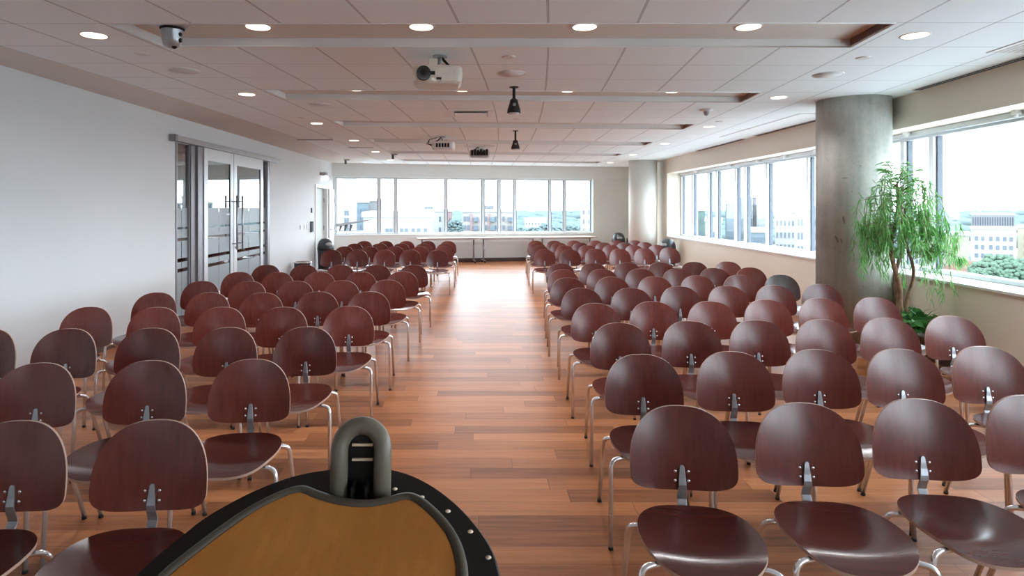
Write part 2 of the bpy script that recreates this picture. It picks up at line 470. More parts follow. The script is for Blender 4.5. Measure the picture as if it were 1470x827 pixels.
# ------------------------------------------------------------------ windows
def window(name,origin,rz,length,z0,z1,mull,half_w,depth):
    """local x runs along the wall, local y out of the room; mull = positions of the mullions"""
    w_=struct_empty(name,(origin[0],origin[1],0),rz)
    f=MB(); f.box(0,length,-depth/2,depth/2,z0,z0+.045); f.box(0,length,-depth/2,depth/2,z1-.05,z1)
    f.build('window_frame',M['alu'],w_,bevel=.003)
    edges=[0.0]+list(mull)+[length]
    for x in edges:
        a,b=max(0,x-half_w),min(length,x+half_w)
        q=MB(); q.box(a,b,-depth/2,depth/2,z0+.045,z1-.05)
        o=q.build('mullion',[M['alu'],M['alu_dark']],w_,bevel=.003)
        g=MB()
        if a>.01: g.box(a-.022,a,-.012,depth/2-.004,z0+.045,z1-.05)
        if b<length-.01: g.box(b,b+.022,-.012,depth/2-.004,z0+.045,z1-.05)
        g.build('gasket',M['alu_dark'],o)
    for i in range(len(edges)-1):
        p=MB(); p.box(edges[i]+.02,edges[i+1]-.02,.004,.010,z0+.04,z1-.045)
        p.build('pane',M['glass'],w_)
    return w_
brz=math.atan2(bd.y,bd.x)
bx=[544,568,640,693.5,716.5,739,789,810]
def bhit(u):
    k=(u-687)/900.0            # ray x = k*y on the glass line
    p=Vector(bw(0,.12)); # solve p + bd*s : x=k*y
    return (k*p.y-p.x)/(bd.x-k*bd.y)
s0=SB0
window('window_1',bw(SB0,.12),brz,SB1-SB0,.828,2.47,[bhit(u)-SB0 for u in bx],.035,.09)
# far run of the window wall, glass 0.4 m behind the wall face
ys=[16.2,15.42,14.37,13.87,12.84,12.37,11.44,10.02]
w2=window('window_2',(5.30,16.27),-PI/2,16.27-9.03,.867,2.45,[16.27-y for y in ys[1:]],.04,.10)
t_=(Vector(RP[1])-Vector(RP[0])).normalized()
A3=Vector((RP[1][0],RP[1][1]))+Vector((t_.y,-t_.x))*.40
O3=A3-t_*.0
y3=[8.35,7.62,7.08,5.25,4.55,3.95,2.2,1.6,-.2,-.8,-2.6,-3.2,-4.6]
w3=window('window_3',(O3.x,O3.y),math.atan2(-t_.y,-t_.x),14.6,.867,2.45,[(O3.y-y)/t_.y for y in y3],.04,.10)
m=MB()
strip(m,.30,.37,2.43,2.488)
rail=struct(m.build('trim_3',M['alu'],bevel=.004))
m=MB(); b_seg(m,SB1-.0,SB1+.004,.02,.2,.828,2.47)
# clips under the blind rail
for k,y in enumerate((14.9,12.9,11.6,10.6,9.6,7.4,5.75,3.6)):
    base=Vector((4.90,y)) if y>9 else Vector(RP[1])-t_*((9-y)/t_.y)
    nn=Vector((1,0)) if y>9 else Vector((t_.y,-t_.x))
    p=base+nn*.26
    q=MB(); q.box(p.x-.03,p.x+.03,p.y-.025,p.y+.025,2.452,2.49); q.box(p.x-.012,p.x+.012,p.y-.012,p.y+.012,2.43,2.452)
    q.build('rail_clip',M['trimwhite'],rail)

# ------------------------------------------------------------------ glass sliding doors in the white wall
def lw_root(name,y,proud):
    # local x along the wall (away from the camera), local y into the wall
    return struct_empty(name,(LW(y)+proud,y,0),PI/2-math.atan(.0065))
def leaf(name,y0,y1,proud,stile,top):
    r=lw_root(name,(y0+y1)/2,proud); h=(y1-y0)/2
    f=MB()
    f.box(-h,-h+stile,-.022,.022,.01,2.50); f.box(h-stile,h,-.022,.022,.01,2.50)
    f.box(-h+stile,h-stile,-.022,.022,2.50-top,2.50); f.box(-h+stile,h-stile,-.022,.022,.01,.28)
    f.build('door_frame',M['doorframe'],r,bevel=.003)
    g=MB(); g.box(-h+stile-.01,h-stile+.01,-.006,.006,.27,2.50-top+.01); g.build('glass_pane',M['etched'],r)
    b=MB()
    for x in (-h+stile,h-stile): b.box(x-.009,x+.009,-.015,.015,.28,2.50-top)
    b.build('gasket',M['alu_dark'],r)
    return r,h
d1,h1=leaf('door_1',9.36,10.46,.05,.125,.19)
d2,h2=leaf('door_2',10.48,11.86,.05,.125,.19)
for d,x in ((d1,h1-.055),(d2,-h2+.16)):
    q=MB(); q.tube([(x,-.10,.90),(x,-.10,1.80)],.014,10)
    for z in (1.0,1.70): q.tube([(x,-.10,z),(x,-.0,z)],.009,8)
    q.build('pull_handle',M['steel'],d)
q=MB(); q.lathe([(.022,0),(.022,.012)],14); o=q.build('lock',M['steel'],d2); o.rotation_euler=(PI/2,0,0); o.location=(-h2+.06,-.022,.93)
q=MB(); q.box(-.06,.06,-.004,0,-.013,.013); o=q.build('sticker',M['trimwhite'],d1); o.location=(h1-.2,-.008,1.49)
def sidelite(name,y0,y1):
    r=lw_root(name,(y0+y1)/2,-.02); h=(y1-y0)/2
    g=MB(); g.box(-h,h,-.006,.006,.02,2.49); g.build('glass_pane',M['etched'],r)
    f=MB(); f.box(-h-.012,-h+.02,-.03,.03,0,2.5); f.box(h-.02,h+.012,-.03,.03,0,2.5); f.build('window_frame',M['greypost'],r)
sidelite('window_4',8.64,9.02); sidelite('window_5',11.9,12.22)
m=MB()
for a,b,pr in ((9.03,9.16,.03),(9.18,9.33,.06),(12.235,12.36,.03)):
    m.prism([(LW(a)-.1,a),(LW(b)-.1,b),(LW(b)+pr,b),(LW(a)+pr,a)],0,2.50)
struct(m.build('trim_4',M['greypost'],bevel=.004))
m=MB(); a,b=8.49,12.82
m.prism([(LW(a),a),(LW(b),b),(LW(b)+.09,b),(LW(a)+.09,a)],2.505,2.585)
tr=struct(m.build('trim_5',M['track'],bevel=.006))
m=MB(); m.prism([(LW(8.44),8.44),(LW(8.5),8.5),(LW(8.5)+.096,8.5),(LW(8.44)+.096,8.44)],2.50,2.592); m.build('track_cap',M['greypost'],tr)
# grey door in a white frame, and a white door beyond it
m=MB()
for a,b in ((D3[0]-.07,D3[0]+.02),(D3[1]-.02,D3[1]+.07)): m.prism([(LW(a)-WT,a),(LW(b)-WT,b),(LW(b)+.02,b),(LW(a)+.02,a)],0,2.13)
a,b=D3[0]-.07,D3[1]+.07; m.prism([(LW(a)-WT,a),(LW(b)-WT,b),(LW(b)+.02,b),(LW(a)+.02,a)],2.11,2.20)
struct(m.build('trim_6',M['trimwhite'],bevel=.004))
def swing(name,y0,y1,proud,mat,hinge_far):
    r=lw_root(name,(y0+y1)/2,proud); h=(y1-y0)/2
    q=MB(); q.box(-h,h,-.022,.022,.01,2.105); q.build('door_panel',mat,r,bevel=.003)
    s=1 if hinge_far else -1
    q=MB(); x=-s*(h-.07)
    q.tube([(x,-.022,1.0),(x,-.07,1.0)],.011,8); q.tube([(x,-.07,1.0),(x+s*.12,-.07,1.0)],.010,8); q.lathe([(.0,0),(.0,0)],3)
    q.box(x-.025,x+.025,-.03,-.022,.93,1.07)
    q.build('lever_handle',M['steel'],r)
    for z in (.35,1.05,1.80):
        q=MB(); q.tube([(s*(h+.004),-.03,z-.06),(s*(h+.004),-.03,z+.06)],.012,8); q.build('hinge',M['steel'],r)
swing('door_3',D3[0]+.03,D3[1]-.03,-.10,M['greydoor'],True)
swing('door_4',17.08,17.60,.035,M['trimwhite'],True)

# ------------------------------------------------------------------ columns
m=MB(); m.lathe([(.385,0),(.385,2.60),(.385,CEIL)],64,4.36,7.30)
tag(struct(m.build('concrete_column',M['concrete'])),'raw grey concrete round column beside the weeping potted tree','column')
m=MB(); m.lathe([(.37,0),(.37,CEIL)],56,4.39,16.75)
tag(struct(m.build('painted_column',M['columnpaint'])),'cream painted round column in the far corner','column')

# ------------------------------------------------------------------ ceiling lights
scan()
ORD=['first','second','third','fourth','fifth','sixth','seventh','eighth']
def downlight(xc,zc,z,label):
    x,y,_=cpt(xc,zc)
    t=thing('ceiling_light',label,'ceiling light',(x,y,z),0,'round recessed ceiling lights')
    q=MB(); q.lathe([(.088,-.002),(.098,-.006),(.098,0),(.084,0),(.082,-.002)],28); q.build('lamp_ring',M['ringwhite'],t)
    q=MB(); q.lathe([(.001,-.004),(.084,-.004),(.084,-.001)],28); q.build('diffuser',M['lamp'],t)
    L=bpy.data.lights.new('downlight_beam','SPOT'); L.energy=26; L.color=(.96,.975,1); L.spot_size=math.radians(126); L.spot_blend=.85; L.shadow_soft_size=.07
    lo=bpy.data.objects.new('downlight_beam',L); C.objects.link(lo); lo.parent=t; lo.location=(0,0,-.02)
    return t
proto=None
for k,r in enumerate(REC):
    zc=r+.30
    for j,xc in enumerate((-2.88,-1.69,-.505,.68,1.87,3.08)):
        inside=0<j<5
        if inside: lab='round warm ceiling light, %s from the white wall, in %s recess from lectern'%(ORD[j],ORD[k])
        else: lab='round warm ceiling light in tiles, %s end of %s recess from lectern'%('white-wall' if j==0 else 'window',ORD[k])
        if proto is None:
            proto=downlight(xc,zc,CEIL,lab); scan()
        else:
            t=copy_tree(proto); x,y,_=cpt(xc,zc); t.location=(x,y,CEIL+(RD if inside else 0)); t['label']=lab

# ------------------------------------------------------------------ ceiling fixtures
def disc_speaker(x,y,label):
    t=thing('ceiling_speaker',label,'speaker',(x,y,CEIL),0,'round ceiling speakers')
    q=MB(); q.lathe([(.118,-.004),(.133,-.009),(.135,0)],32); q.build('speaker_ring',M['ringwhite'],t)
    q=MB(); q.lathe([(.001,-.007),(.118,-.006),(.118,-.001)],32); q.build('speaker_grille',M['grille'],t)
disc_speaker(-2.68,5.71,'round grey ceiling speaker nearest the white wall, behind the dome camera')
disc_speaker(.304,5.83,'round pale ceiling speaker above the hanging black device near the projector')
disc_speaker(3.285,5.89,'round pale ceiling speaker in front of the concrete column')
disc_speaker(-1.93,7.6,'round ceiling speaker just beyond the second recess on the door side')
def sprinkler(x,y,label):
    t=thing('sprinkler_cover',label,'sprinkler',(x,y,CEIL),0,'small round sprinkler covers')
    q=MB(); q.lathe([(.048,-.008),(.05,-.004),(.052,0)],22); q.build('cover_plate',M['ringwhite'],t)
    q=MB(); q.lathe([(.052,-.002),(.06,-.002),(.06,0)],22); q.build('cover_ring',M['grille'],t)
sprinkler(-2.73,5.09,'small round sprinkler cover behind the dome camera')
sprinkler(.25,5.2,'small round sprinkler cover near the white projector')
sprinkler(3.21,5.23,'small round sprinkler cover beyond the recess end on the window side')
sprinkler(-2.45,8.72,'small round sprinkler cover near the third recess on the door side')
sprinkler(3.5,9.1,'small round sprinkler cover beyond the smoke detector')
sprinkler(.54,8.86,'small round sprinkler cover behind the first hanging black device')
t=thing('smoke_detector','white ceiling detector with small lens between second and third recess','detector',(2.9,7.98,CEIL))
q=MB(); q.lathe([(.045,-.025),(.085,-.012),(.088,0)],24); q.build('base',M['devpale'],t)
q=MB(); q.lathe([(.001,-.085),(.026,-.072),(.034,-.045),(.034,-.022)],18); q.build('sensor_head',M['devgrey'],t)
# dome camera
t=thing('dome_camera','silver dome camera hanging in the end of the first ceiling recess','camera',(-2.18,4.46,CEIL+RD))
q=MB(); q.lathe([(.085,-.035),(.105,-.025),(.108,-.012),(.108,0)],32); q.build('mounting_plate',M['silver'],t)
q=MB(); q.lathe([(.02,-.178),(.045,-.168),(.062,-.145),(.070,-.11),(.074,-.055),(.080,-.036)],32); q.build('camera_body',M['silver'],t)
q=MB(); q.ball((.064,-.02,-.085),.016,12,8); q.ball((.060,-.012,-.125),.018,12,8); q.ball((.02,-.012,-.165),.022,12,8); q.build('camera_lens',M['lens'],t)
q=MB(); q.lathe([(.076,-.052),(.082,-.045),(.082,-.038),(.078,-.036)],32); q.build('collar',M['rubber'],t)

def projector_body(w_,d_,h_):
    """rounded, tapered housing; lens side at -y"""
    q=MB(); prof=[(-h_/2,.86),(-h_/2+.02,.97),(-.01,1.0),(h_/2-.02,1.0),(h_/2,.95)]
    n=40; vs=[];fs=[]
    for z,s in prof:
        for k in range(n):
            a=2*PI*k/n; c,si=math.cos(a),math.sin(a)
            vs.append((w_/2*s*math.copysign(abs(c)**.35,c),d_/2*s*math.copysign(abs(si)**.35,si),z))
    for j in range(len(prof)-1):
        for k in range(n): fs.append((j*n+k,j*n+(k+1)%n,(j+1)*n+(k+1)%n,(j+1)*n+k))
    fs+=[tuple(range(n-1,-1,-1)),tuple((len(prof)-1)*n+k for k in range(n))]
    q.add(vs,fs); return q
def projector(loc,rz,label,body_mat,front):
    x,y,z=loc
    t=thing('projector',label,'projector',loc,rz,'ceiling projectors')
    projector_body(.40,.32,.145).build('housing',body_mat,t,bevel=.004)
    up=CEIL-z
    q=MB(); q.tube([(.02,.03,.07),(.02,.05,up)],.018,10); q.lathe([(.06,up-.012),(.06,up)],20,.02,.05); q.build('ceiling_mount',M['devgrey'],t)
    q=MB(); q.box(-.09,.09,-.08,.10,.072,.088); q.box(-.07,-.01,-.12,-.07,.072,.13); q.build('mount_plate',M['devwhite'],t,bevel=.003)
    q=MB(); q.tube([(.16,.05,.07),(.10,.06,up*.55),(.03,.05,up-.01)],.011,8); q.build('support_arm',M['black'],t)
    q=MB(); q.tube([(-.11,-.195,-.0),(-.11,-.14,.0)],.056,24); lens=q.build('lens_barrel',M['black'],t)
    q=MB(); q.tube([(-.11,-.199,0),(-.11,-.19,0)],.036,24); q.build('lens_glass',M['rubber'],lens)
    q=MB(); q.tube([(-.11,-.203,0),(-.11,-.198,0)],.022,20); q.build('inner_lens',M['lens'],lens)
    q=MB(); q.box(-.055,-.02,-.172,-.155,-.010,.018); q.build('focus_lever',M['rubber'],t)
    q=MB(); q.box(-.01,.03,-.171,-.155,-.045,-.03); q.build('sensor_window',M['rubber'],t)
    q=MB()
    for k in range(5): q.box(-.12+k*.05,-.085+k*.05,.152,.163,-.03,.04)
    q.build('rear_vent',M['rubber'],t)
    q=MB(); q.box(.192,.202,-.08,.06,-.03,.045); q.build('side_vent',M['devgrey'],t)
    return t
projector((-.335,5.12,2.66),math.radians(4),'large white projector with black lens hanging from the ceiling near the lectern',M['devwhite'],True)
p2=projector((-.62,11.1,2.685),math.radians(176),'white projector with dark rear vents and looped cables, beyond the recesses',M['devpale'],False)
q=MB()
for k in range(3): q.tube([(.17,.10,-.02+.02*k),(.25+.02*k,.12,.03),(.24,.08,.11),(.10,.05,.15)],.006,6)
q.build('cable',M['rubber'],p2)
p3=projector((.02,12.9,2.70),math.radians(180),'farthest projector, dark and open, below a white ceiling plate',M['devgrey'],False)
q=MB(); q.box(-.31,.31,-.05,.25,.138,.148); q.build('ceiling_plate',M['devpale'],p3)
q=MB()
for k in range(6): q.box(-.17+k*.06,-.13+k*.06,.10,.2,-.04,.085-.02*(k%2))
q.build('connector_block',M['black'],p3)
def hanging_device(x,y,drop,label):
    t=thing('hanging_camera',label,'ceiling device',(x,y,CEIL),0,'black devices hanging on short poles')
    q=MB(); q.lathe([(.045,-.008),(.05,0)],20); q.tube([(0,0,0),(0,0,-drop)],.016,12); q.build('pole',M['black'],t)
    q=MB(); q.lathe([(.001,-drop-.15),(.070,-drop-.15),(.068,-drop-.115),(.048,-drop-.055),(.040,-drop-.015),(.022,-drop)],4+20); q.build('body',M['black'],t)
    q=MB(); q.ball((0,-.05,-drop-.07),.018,10,6); q.build('lens',M['devgrey'],t)
    q=MB()
    q.lathe([(.02,-drop-.168),(.052,-drop-.163),(.055,-drop-.15)],20); q.build('underside_ring',M['devpale'],t)
hanging_device(.367,6.50,.12,'black pole-mounted device hanging beside the white projector')
hanging_device(.60,10.2,.15,'farther black pole-mounted device hanging beyond the ceiling vent')
t=thing('ceiling_vent','square white air vent with open louvre beside the hanging black device','vent',(-.10,8.28,CEIL))
q=MB(); 
for a in ((-.30,.30,-.30,-.25),(-.30,.30,.25,.30),(-.30,-.22,-.25,.25),(.22,.30,-.25,.25)): q.box(a[0],a[1],a[2],a[3],-.014,0)
q.build('vent_frame',M['devpale'],t,bevel=.003)
q=MB(); q.box(-.21,.21,-.15,.21,-.030,-.022); q.build('vent_plate',M['trimwhite'],t)
q=MB(); q.box(-.22,.22,-.25,.25,-.006,-.001); q.build('vent_throat',M['devgrey'],t)
def slot_vent(name,x,y,l,rz,label,w_=.10,n=2):
    t=thing(name,label,'vent',(x,y,CEIL),rz,'slot air vents')
    q=MB(); q.box(-l/2,l/2,-w_/2,w_/2,-.008,0); q.build('vent_frame',M['devpale'],t)
    q=MB()
    for k in range(n):
        yy=-w_/2+w_*(k+.5)/n; q.box(-l/2+.02,l/2-.02,yy-w_*.17,yy+w_*.17,-.010,-.004)
    q.build('vent_slot',M['rubber'],t)
slot_vent('slot_vent',-3.0,11.5,.7,0,'slot air vent by the white wall above the glass doors')
slot_vent('slot_vent',-2.43,13.0,.55,0,'slot air vent by the white wall, second beyond the glass doors')
def along_right(y,d):
    if y>9: return (4.90-d,y,PI/2)
    b_=Vector(RP[1])-t_*((9-y)/t_.y); n_=Vector((t_.y,-t_.x)); b_=b_-n_*d
    return (b_.x,b_.y,math.atan2(t_.y,t_.x))
for y,l,lab in ((5.3,2.7,'long slot diffuser along the window wall, beside the concrete column'),
                (9.6,2.6,'long slot diffuser along the window wall beyond the concrete column'),
                (12.6,2.4,'long slot diffuser along the window wall, farthest from the concrete column')):
    x_,y_,a_=along_right(y,.085); slot_vent('slot_diffuser',x_,y_,l,a_,lab,.09,2)
x_,y_,a_=along_right(9.7,.5)
t=thing('ceiling_panel','flat pale panel set in the ceiling near the window wall','panel',(x_,y_,CEIL),a_)  # plain flat panel; nothing in it opens
q=MB(); q.box(-1.4,1.4,-.14,.14,-.006,0); q.build('panel_plate',M['devpale'],t); q=MB(); q.box(-1.38,1.38,-.12,.12,-.009,-.006); q.build('panel_face',M['sill'],t)
x_,y_,a_=along_right(4.72,.36)
t=thing('return_grille','small square white air grille near the window wall','vent',(x_,y_,CEIL),a_)
q=MB(); q.box(-.3,.3,-.15,.15,-.008,0); q.build('vent_frame',M['devpale'],t)
q=MB()
for k in range(5): q.box(-.27,.27,-.12+k*.05,-.095+k*.05,-.011,-.006)
q.build('louvre',M['grille'],t)
for x,y,lab in ((-3.42,16.3,'small dark ceiling bracket near the back wall, door side'),(-1.96,14.6,'small dark ceiling device in the fifth recess end, door side')):
    t=thing('ceiling_bracket',lab,'bracket',(x,y,CEIL))
    q=MB(); q.box(-.07,.07,-.04,.04,-.03,0); q.build('plate',M['devgrey'],t)
    q=MB(); q.box(-.06,-.01,-.035,.035,-.12,-.03); q.build('sensor_body',M['alu_dark'],t,bevel=.006)

# ------------------------------------------------------------------ wall fixtures on the white wall
def wall_thing(name,y,z,label,cat,group=None):
    return thing(name,label,cat,(LW(y),y,z),PI/2-math.atan(.0065),group)
t=wall_thing('wall_lamp',16.35,2.42,'small emergency lamp glowing above the grey door','lamp')
q=MB(); q.box(-.10,.10,-.16,0,.02,.10); q.build('bracket',M['devgrey'],t,bevel=.01)
q=MB(); q.ball((.10,-.12,-.05),.07,14,8); q.build('lamp_globe',M['lampwhite'],t)
t=wall_thing('card_reader',15.45,1.53,'small dark card reader on the white wall beside grey door','reader')
q=MB(); q.box(-.03,.03,-.03,0,-.06,.06); q.build('reader_body',M['alu_dark'],t,bevel=.006); q=MB(); q.box(-.008,.008,-.033,-.03,.02,.04); q.build('indicator',M['devgrey'],t)
for k,(y,z) in enumerate(((14.55,1.14),(14.85,1.14),(15.1,1.14))):
    t=wall_thing('light_switch',y,z,'white light switch, %s from the glass doors, low on the white wall'%ORD[k],'switch','light switches')
    q=MB(); q.box(-.045,.045,-.010,0,-.06,.06); q.build('switch_plate',M['devpale'],t,bevel=.002); q=MB(); q.box(-.018,.018,-.016,-.01,-.033,.033); q.build('rocker',M['trimwhite'],t)
t=wall_thing('wall_bracket',15.42,1.14,'dark open bracket on the white wall below the card reader','bracket')
q=MB(); q.box(-.07,-.045,-.05,0,-.12,.12); q.box(.045,.07,-.05,0,-.12,.12); q.box(-.07,.07,-.05,0,-.145,-.12); q.build('holder',M['alu_dark'],t)
q=MB(); q.box(-.045,.045,-.012,0,-.12,.09); q.build('back_plate',M['devgrey'],t)

# ------------------------------------------------------------------ bins
def dome_bin(x,y,r,h,label,rz=0):
    t=thing('dome_bin',label,'waste bin',(x,y,0),rz,'dome topped bins')
    q=MB(); q.lathe([(r*.9,0),(r*.92,.02),(r,h*.62),(r,h*.66)],28); q.build('bin_body',M['bin'],t)
    q=MB(); q.lathe([(r*1.03,h*.64),(r*1.04,h*.70),(r*1.0,h*.80),(r*.84,h*.91),(r*.55,h*.98),(.001,h)],28); lid=q.build('dome_lid',M['bin'],t)
    q=MB(); q.ball((0,-r*.78,h*.80),r*.50,14,8,(1,.45,.75)); q.build('flap',M['devgrey'],lid)
    return t
dome_bin(-3.84,15.75,.20,.83,'black dome-topped bin in front of the grey door',math.radians(40))
dome_bin(4.15,18.6,.19,.86,'black dome-topped bin against the back wall')
dome_bin(4.62,15.3,.185,.85,'black dome-topped bin in the window corner beside cream column',math.radians(-50))
t=thing('waste_basket','low dark bin with a silver rim against the white wall','waste bin',(-3.87,13.8,0))
q=MB(); q.lathe([(.15,0),(.16,.02),(.185,.38)],28); q.build('bin_body',M['bin'],t)
q=MB(); q.lathe([(.185,.375),(.20,.385),(.20,.405),(.17,.41),(.165,.38)],28); q.build('rim',M['binrim'],t)
q=MB(); q.lathe([(.001,.36),(.17,.36),(.17,.365)],28); q.build('liner',M['rubber'],t)
t=thing('small_box_bin','small dark green bin between dome-topped bin and cream column','waste bin',(4.53,18.5,0))
q=MB(); q.prism([(-.13,-.15),(.13,-.15),(.13,.15),(-.13,.15)],0,.64); q.build('bin_body',M['bingreen'],t,bevel=.015)
q=MB(); q.box(-.14,.14,-.16,.16,.64,.69); q.build('bin_lid',M['devgrey'],t,bevel=.015)

# ------------------------------------------------------------------ folding tables along the back wall
TL=1.78
def table(s_mid,label):
    px,py=bw(s_mid,-.36)
    t=thing('folding_table',label,'table',(px,py,0),brz,'folding tables at the back wall')
    q=MB(); q.box(-TL/2+.004,TL/2-.004,-.24,.24,.705,.735); q.build('tabletop',M['tabletop'],t,bevel=.006)
    q=MB()
    for a in ((-TL/2+.004,TL/2-.004,-.2455,-.2405),(-TL/2+.004,TL/2-.004,.2405,.2455)): q.box(a[0],a[1],a[2],a[3],.703,.731)
    q.build('edge_band',M['tableedge'],t)
    for sx in (-1,1):
        x=sx*(TL/2-.14)
        q=MB(); q.tube([(x,0,.07),(x,0,.69)],.024,12); q.box(x-.02,x+.02,-.22,.22,.055,.08); q.box(x-.10,x+.06,-.16,.16,.685,.704)
        lg=q.build('leg',M['steel'],t)
        for sy in (-1,1):
            q=MB(); q.tube([(x-.012,sy*.20,.027),(x+.012,sy*.20,.027)],.027,14); q.box(x-.008,x+.008,sy*.20-.012,sy*.20+.012,.03,.06); q.build('caster',M['rubber'],lg)
    q=MB(); q.box(-TL/2+.14,TL/2-.14,-.015,.015,.66,.69); q.build('stretcher',M['steel'],t)
table(bs(-.95),'folding table along the back wall, nearest the grey door')
table(bs(-.95)+TL+.01,'folding table along the back wall, middle of the three')
table(bs(-.95)+2*TL+.02,'folding table along the back wall, at the cream column end')

# ------------------------------------------------------------------ chairs
def backrest_mesh():
    q=MB(); a=.207; zw=.571; hu=.225; hl=.092; th=.011
    n=56; K=7
    def outline(ang):
        c,s=math.cos(ang),math.sin(ang); e=2.5 if s>=0 else 3.3
        x=a*math.copysign(abs(c)**(2/e),c); z=zw+(hu if s>=0 else hl)*math.copysign(abs(s)**(2/e),s)
        return x,z
    def yy(x,z):
        return .335-.05*(.796-z)/.316-.85*x*x+.25*(z-.62)**2
    cz=.61; vs=[]; fs=[]; mi=[]; sm=[]
    for side,(dy) in ((0,-th/2),(1,th/2)):
        base=len(vs); vs.append((0,yy(0,cz)+dy,cz))
        for k in range(1,K+1):
            s=k/K
            for i in range(n):
                x,z=outline(2*PI*i/n); x=x*s; z=cz+(z-cz)*s
                vs.append((x,yy(x,z)+dy,z))
        for i in range(n):
            f=(base,base+1+i,base+1+(i+1)%n); fs.append(f if side==0 else f[::-1]); mi.append(0); sm.append(True)
        for k in range(K-1):
            for i in range(n):
                p=base+1+k*n
                f=(p+i,p+n+i,p+n+(i+1)%n,p+(i+1)%n); fs.append(f if side==0 else f[::-1]); mi.append(0); sm.append(True)
    tot=1+K*n; o0=1+(K-1)*n; o1=tot+1+(K-1)*n
    q.add(vs,fs,mi,sm)
    ev=[vs[o0+i] for i in range(n)]+[vs[o1+i] for i in range(n)]
    q.add(ev,[(i,n+i,n+(i+1)%n,(i+1)%n) for i in range(n)],1,True); return q
def seat_mesh():
    q=MB(); th=.012; n=60; K=9
    def outline(ang):
        c,s=math.cos(ang),math.sin(ang); e=2.75
        y=.215*math.copysign(abs(s)**(2/e),s); x=.211*math.copysign(abs(c)**(2/e),c)
        x*=1-.05*max(0,-y/.215)-.03*max(0,y/.215)
        return x,y
    def zz(x,y):
        z=.432+.30*x*x+.5*max(0,y-.08)**2*1.5
        d=-y-.135
        z-=.40*(d+math.sqrt(d*d+.0016))/2
        r=(x/.16)**2+((y-.03)/.14)**2
        z-=.010*math.exp(-r)
        return z
    vs=[];fs=[];mi=[];sm=[]
    for side,dz in ((0,th/2),(1,-th/2)):
        base=len(vs); vs.append((0,0,zz(0,0)+dz))
        for k in range(1,K+1):
            s=k/K
            for i in range(n):
                x,y=outline(2*PI*i/n); x*=s;y*=s; vs.append((x,y,zz(x,y)+dz))
        for i in range(n):
            f=(base,base+1+i,base+1+(i+1)%n); fs.append(f if side==0 else f[::-1]); mi.append(0); sm.append(True)
        for k in range(K-1):
            for i in range(n):
                p=base+1+k*n; f=(p+i,p+n+i,p+n+(i+1)%n,p+(i+1)%n); fs.append(f if side==0 else f[::-1]); mi.append(0); sm.append(True)
    tot=1+K*n; o0=1+(K-1)*n; o1=tot+o0
    q.add(vs,fs,mi,sm)
    ev=[vs[o0+i] for i in range(n)]+[vs[o1+i] for i in range(n)]
    q.add(ev,[(i,n+i,n+(i+1)%n,(i+1)%n) for i in range(n)],1,True); return q
def spine_mesh():
    q=MB(); c=[(.06,.409,.018),(.18,.407,.018),(.255,.41,.018),(.284,.42,.018),(.296,.438,.018),(.292,.458,.0178),(.2815,.478,.017),(.279,.50,.0155),(.2845,.525,.0135),(.2878,.55,.0105),(.2912,.568,.0085),(.2922,.574,.005)]
    vs=[];fs=[]
    for i,(y,z,w_) in enumerate(c):
        a=c[max(i-1,0)];b=c[min(i+1,len(c)-1)]
        ty,tz=b[0]-a[0],b[1]-a[1]; L=math.hypot(ty,tz); ny,nz=-tz/L*.003,ty/L*.003
        vs+=[(-w_,y+ny,z+nz),(w_,y+ny,z+nz),(w_,y-ny,z-nz),(-w_,y-ny,z-nz)]
    N=len(c)
    for i in range(N-1):
        for k in range(4): fs.append((i*4+k,i*4+(k+1)%4,(i+1)*4+(k+1)%4,(i+1)*4+k))
    fs+=[(3,2,1,0),tuple((N-1)*4+k for k in range(4))]
    q.add(vs,fs); return q
def make_chair(detail,dark=False):
    t=thing('plywood_chair','','chair',(0,0,-50),0,'brown plywood chairs in rows')
    seat_mesh().build('seat',[M['plydark'] if dark else M['plyseat'],M['edge']],t)
    bk=backrest_mesh().build('backrest',[M['plydark'] if dark else M['ply'],M['edge']],t)
    spine_mesh().build('back_support',M['steel'],t,bevel=.001)
    q=MB(); q.box(-.075,.075,-.13,.11,.4045,.414); q.box(-.10,-.085,-.13,.12,.403,.4155); q.box(.085,.10,-.13,.12,.403,.4155)
    q.build('seat_frame',M['rubber'],t)
    for sx in (-1,1):
        for foot,top,inn in (((sx*.232,-.185,.0),(sx*.228,-.158,.414),(sx*.06,-.095,.406)),((sx*.233,.298,.0),(sx*.230,.115,.420),(sx*.06,.07,.408))):
            pts=arc_path(Vector(foot)+Vector((0,0,.012)),top,inn,.048,6)
            q=MB(); q.tube(pts,.0108,10)
            lg=q.build('leg',M['chrome'],t)
            if detail:
                q=MB(); d=(Vector(top)-Vector(foot)).normalized()
                q.tube([foot,Vector(foot)+d*.014],.0117,10); q.build('rubber_foot',M['rubber'],lg)
    if detail:
        for sx in (-1,1):
            for z in (.514,.549):
                x=sx*.026; y=.335-.05*(.796-z)/.316-.85*x*x+.25*(z-.62)**2
                q=MB(); q.ball((x,y-.0055,z),.0062,10,6,(1,.55,1)); q.build('screw',M['screw'],bk)
    return t
cdet=make_chair(True); cfar=make_chair(False); cdark=make_chair(False,True)
scan()
used=set()
def put(x,y,rz,lab,src):
    t=src if src.name not in used else copy_tree(src)
    used.add(src.name); used.add(t.name)
    t.location=(x,y,0); t.rotation_euler=(0,0,rz); t['label']=lab
    return t
NUM=['beside the aisle','second from the aisle','third from the aisle','fourth from the aisle','fifth from the aisle','sixth from the aisle']
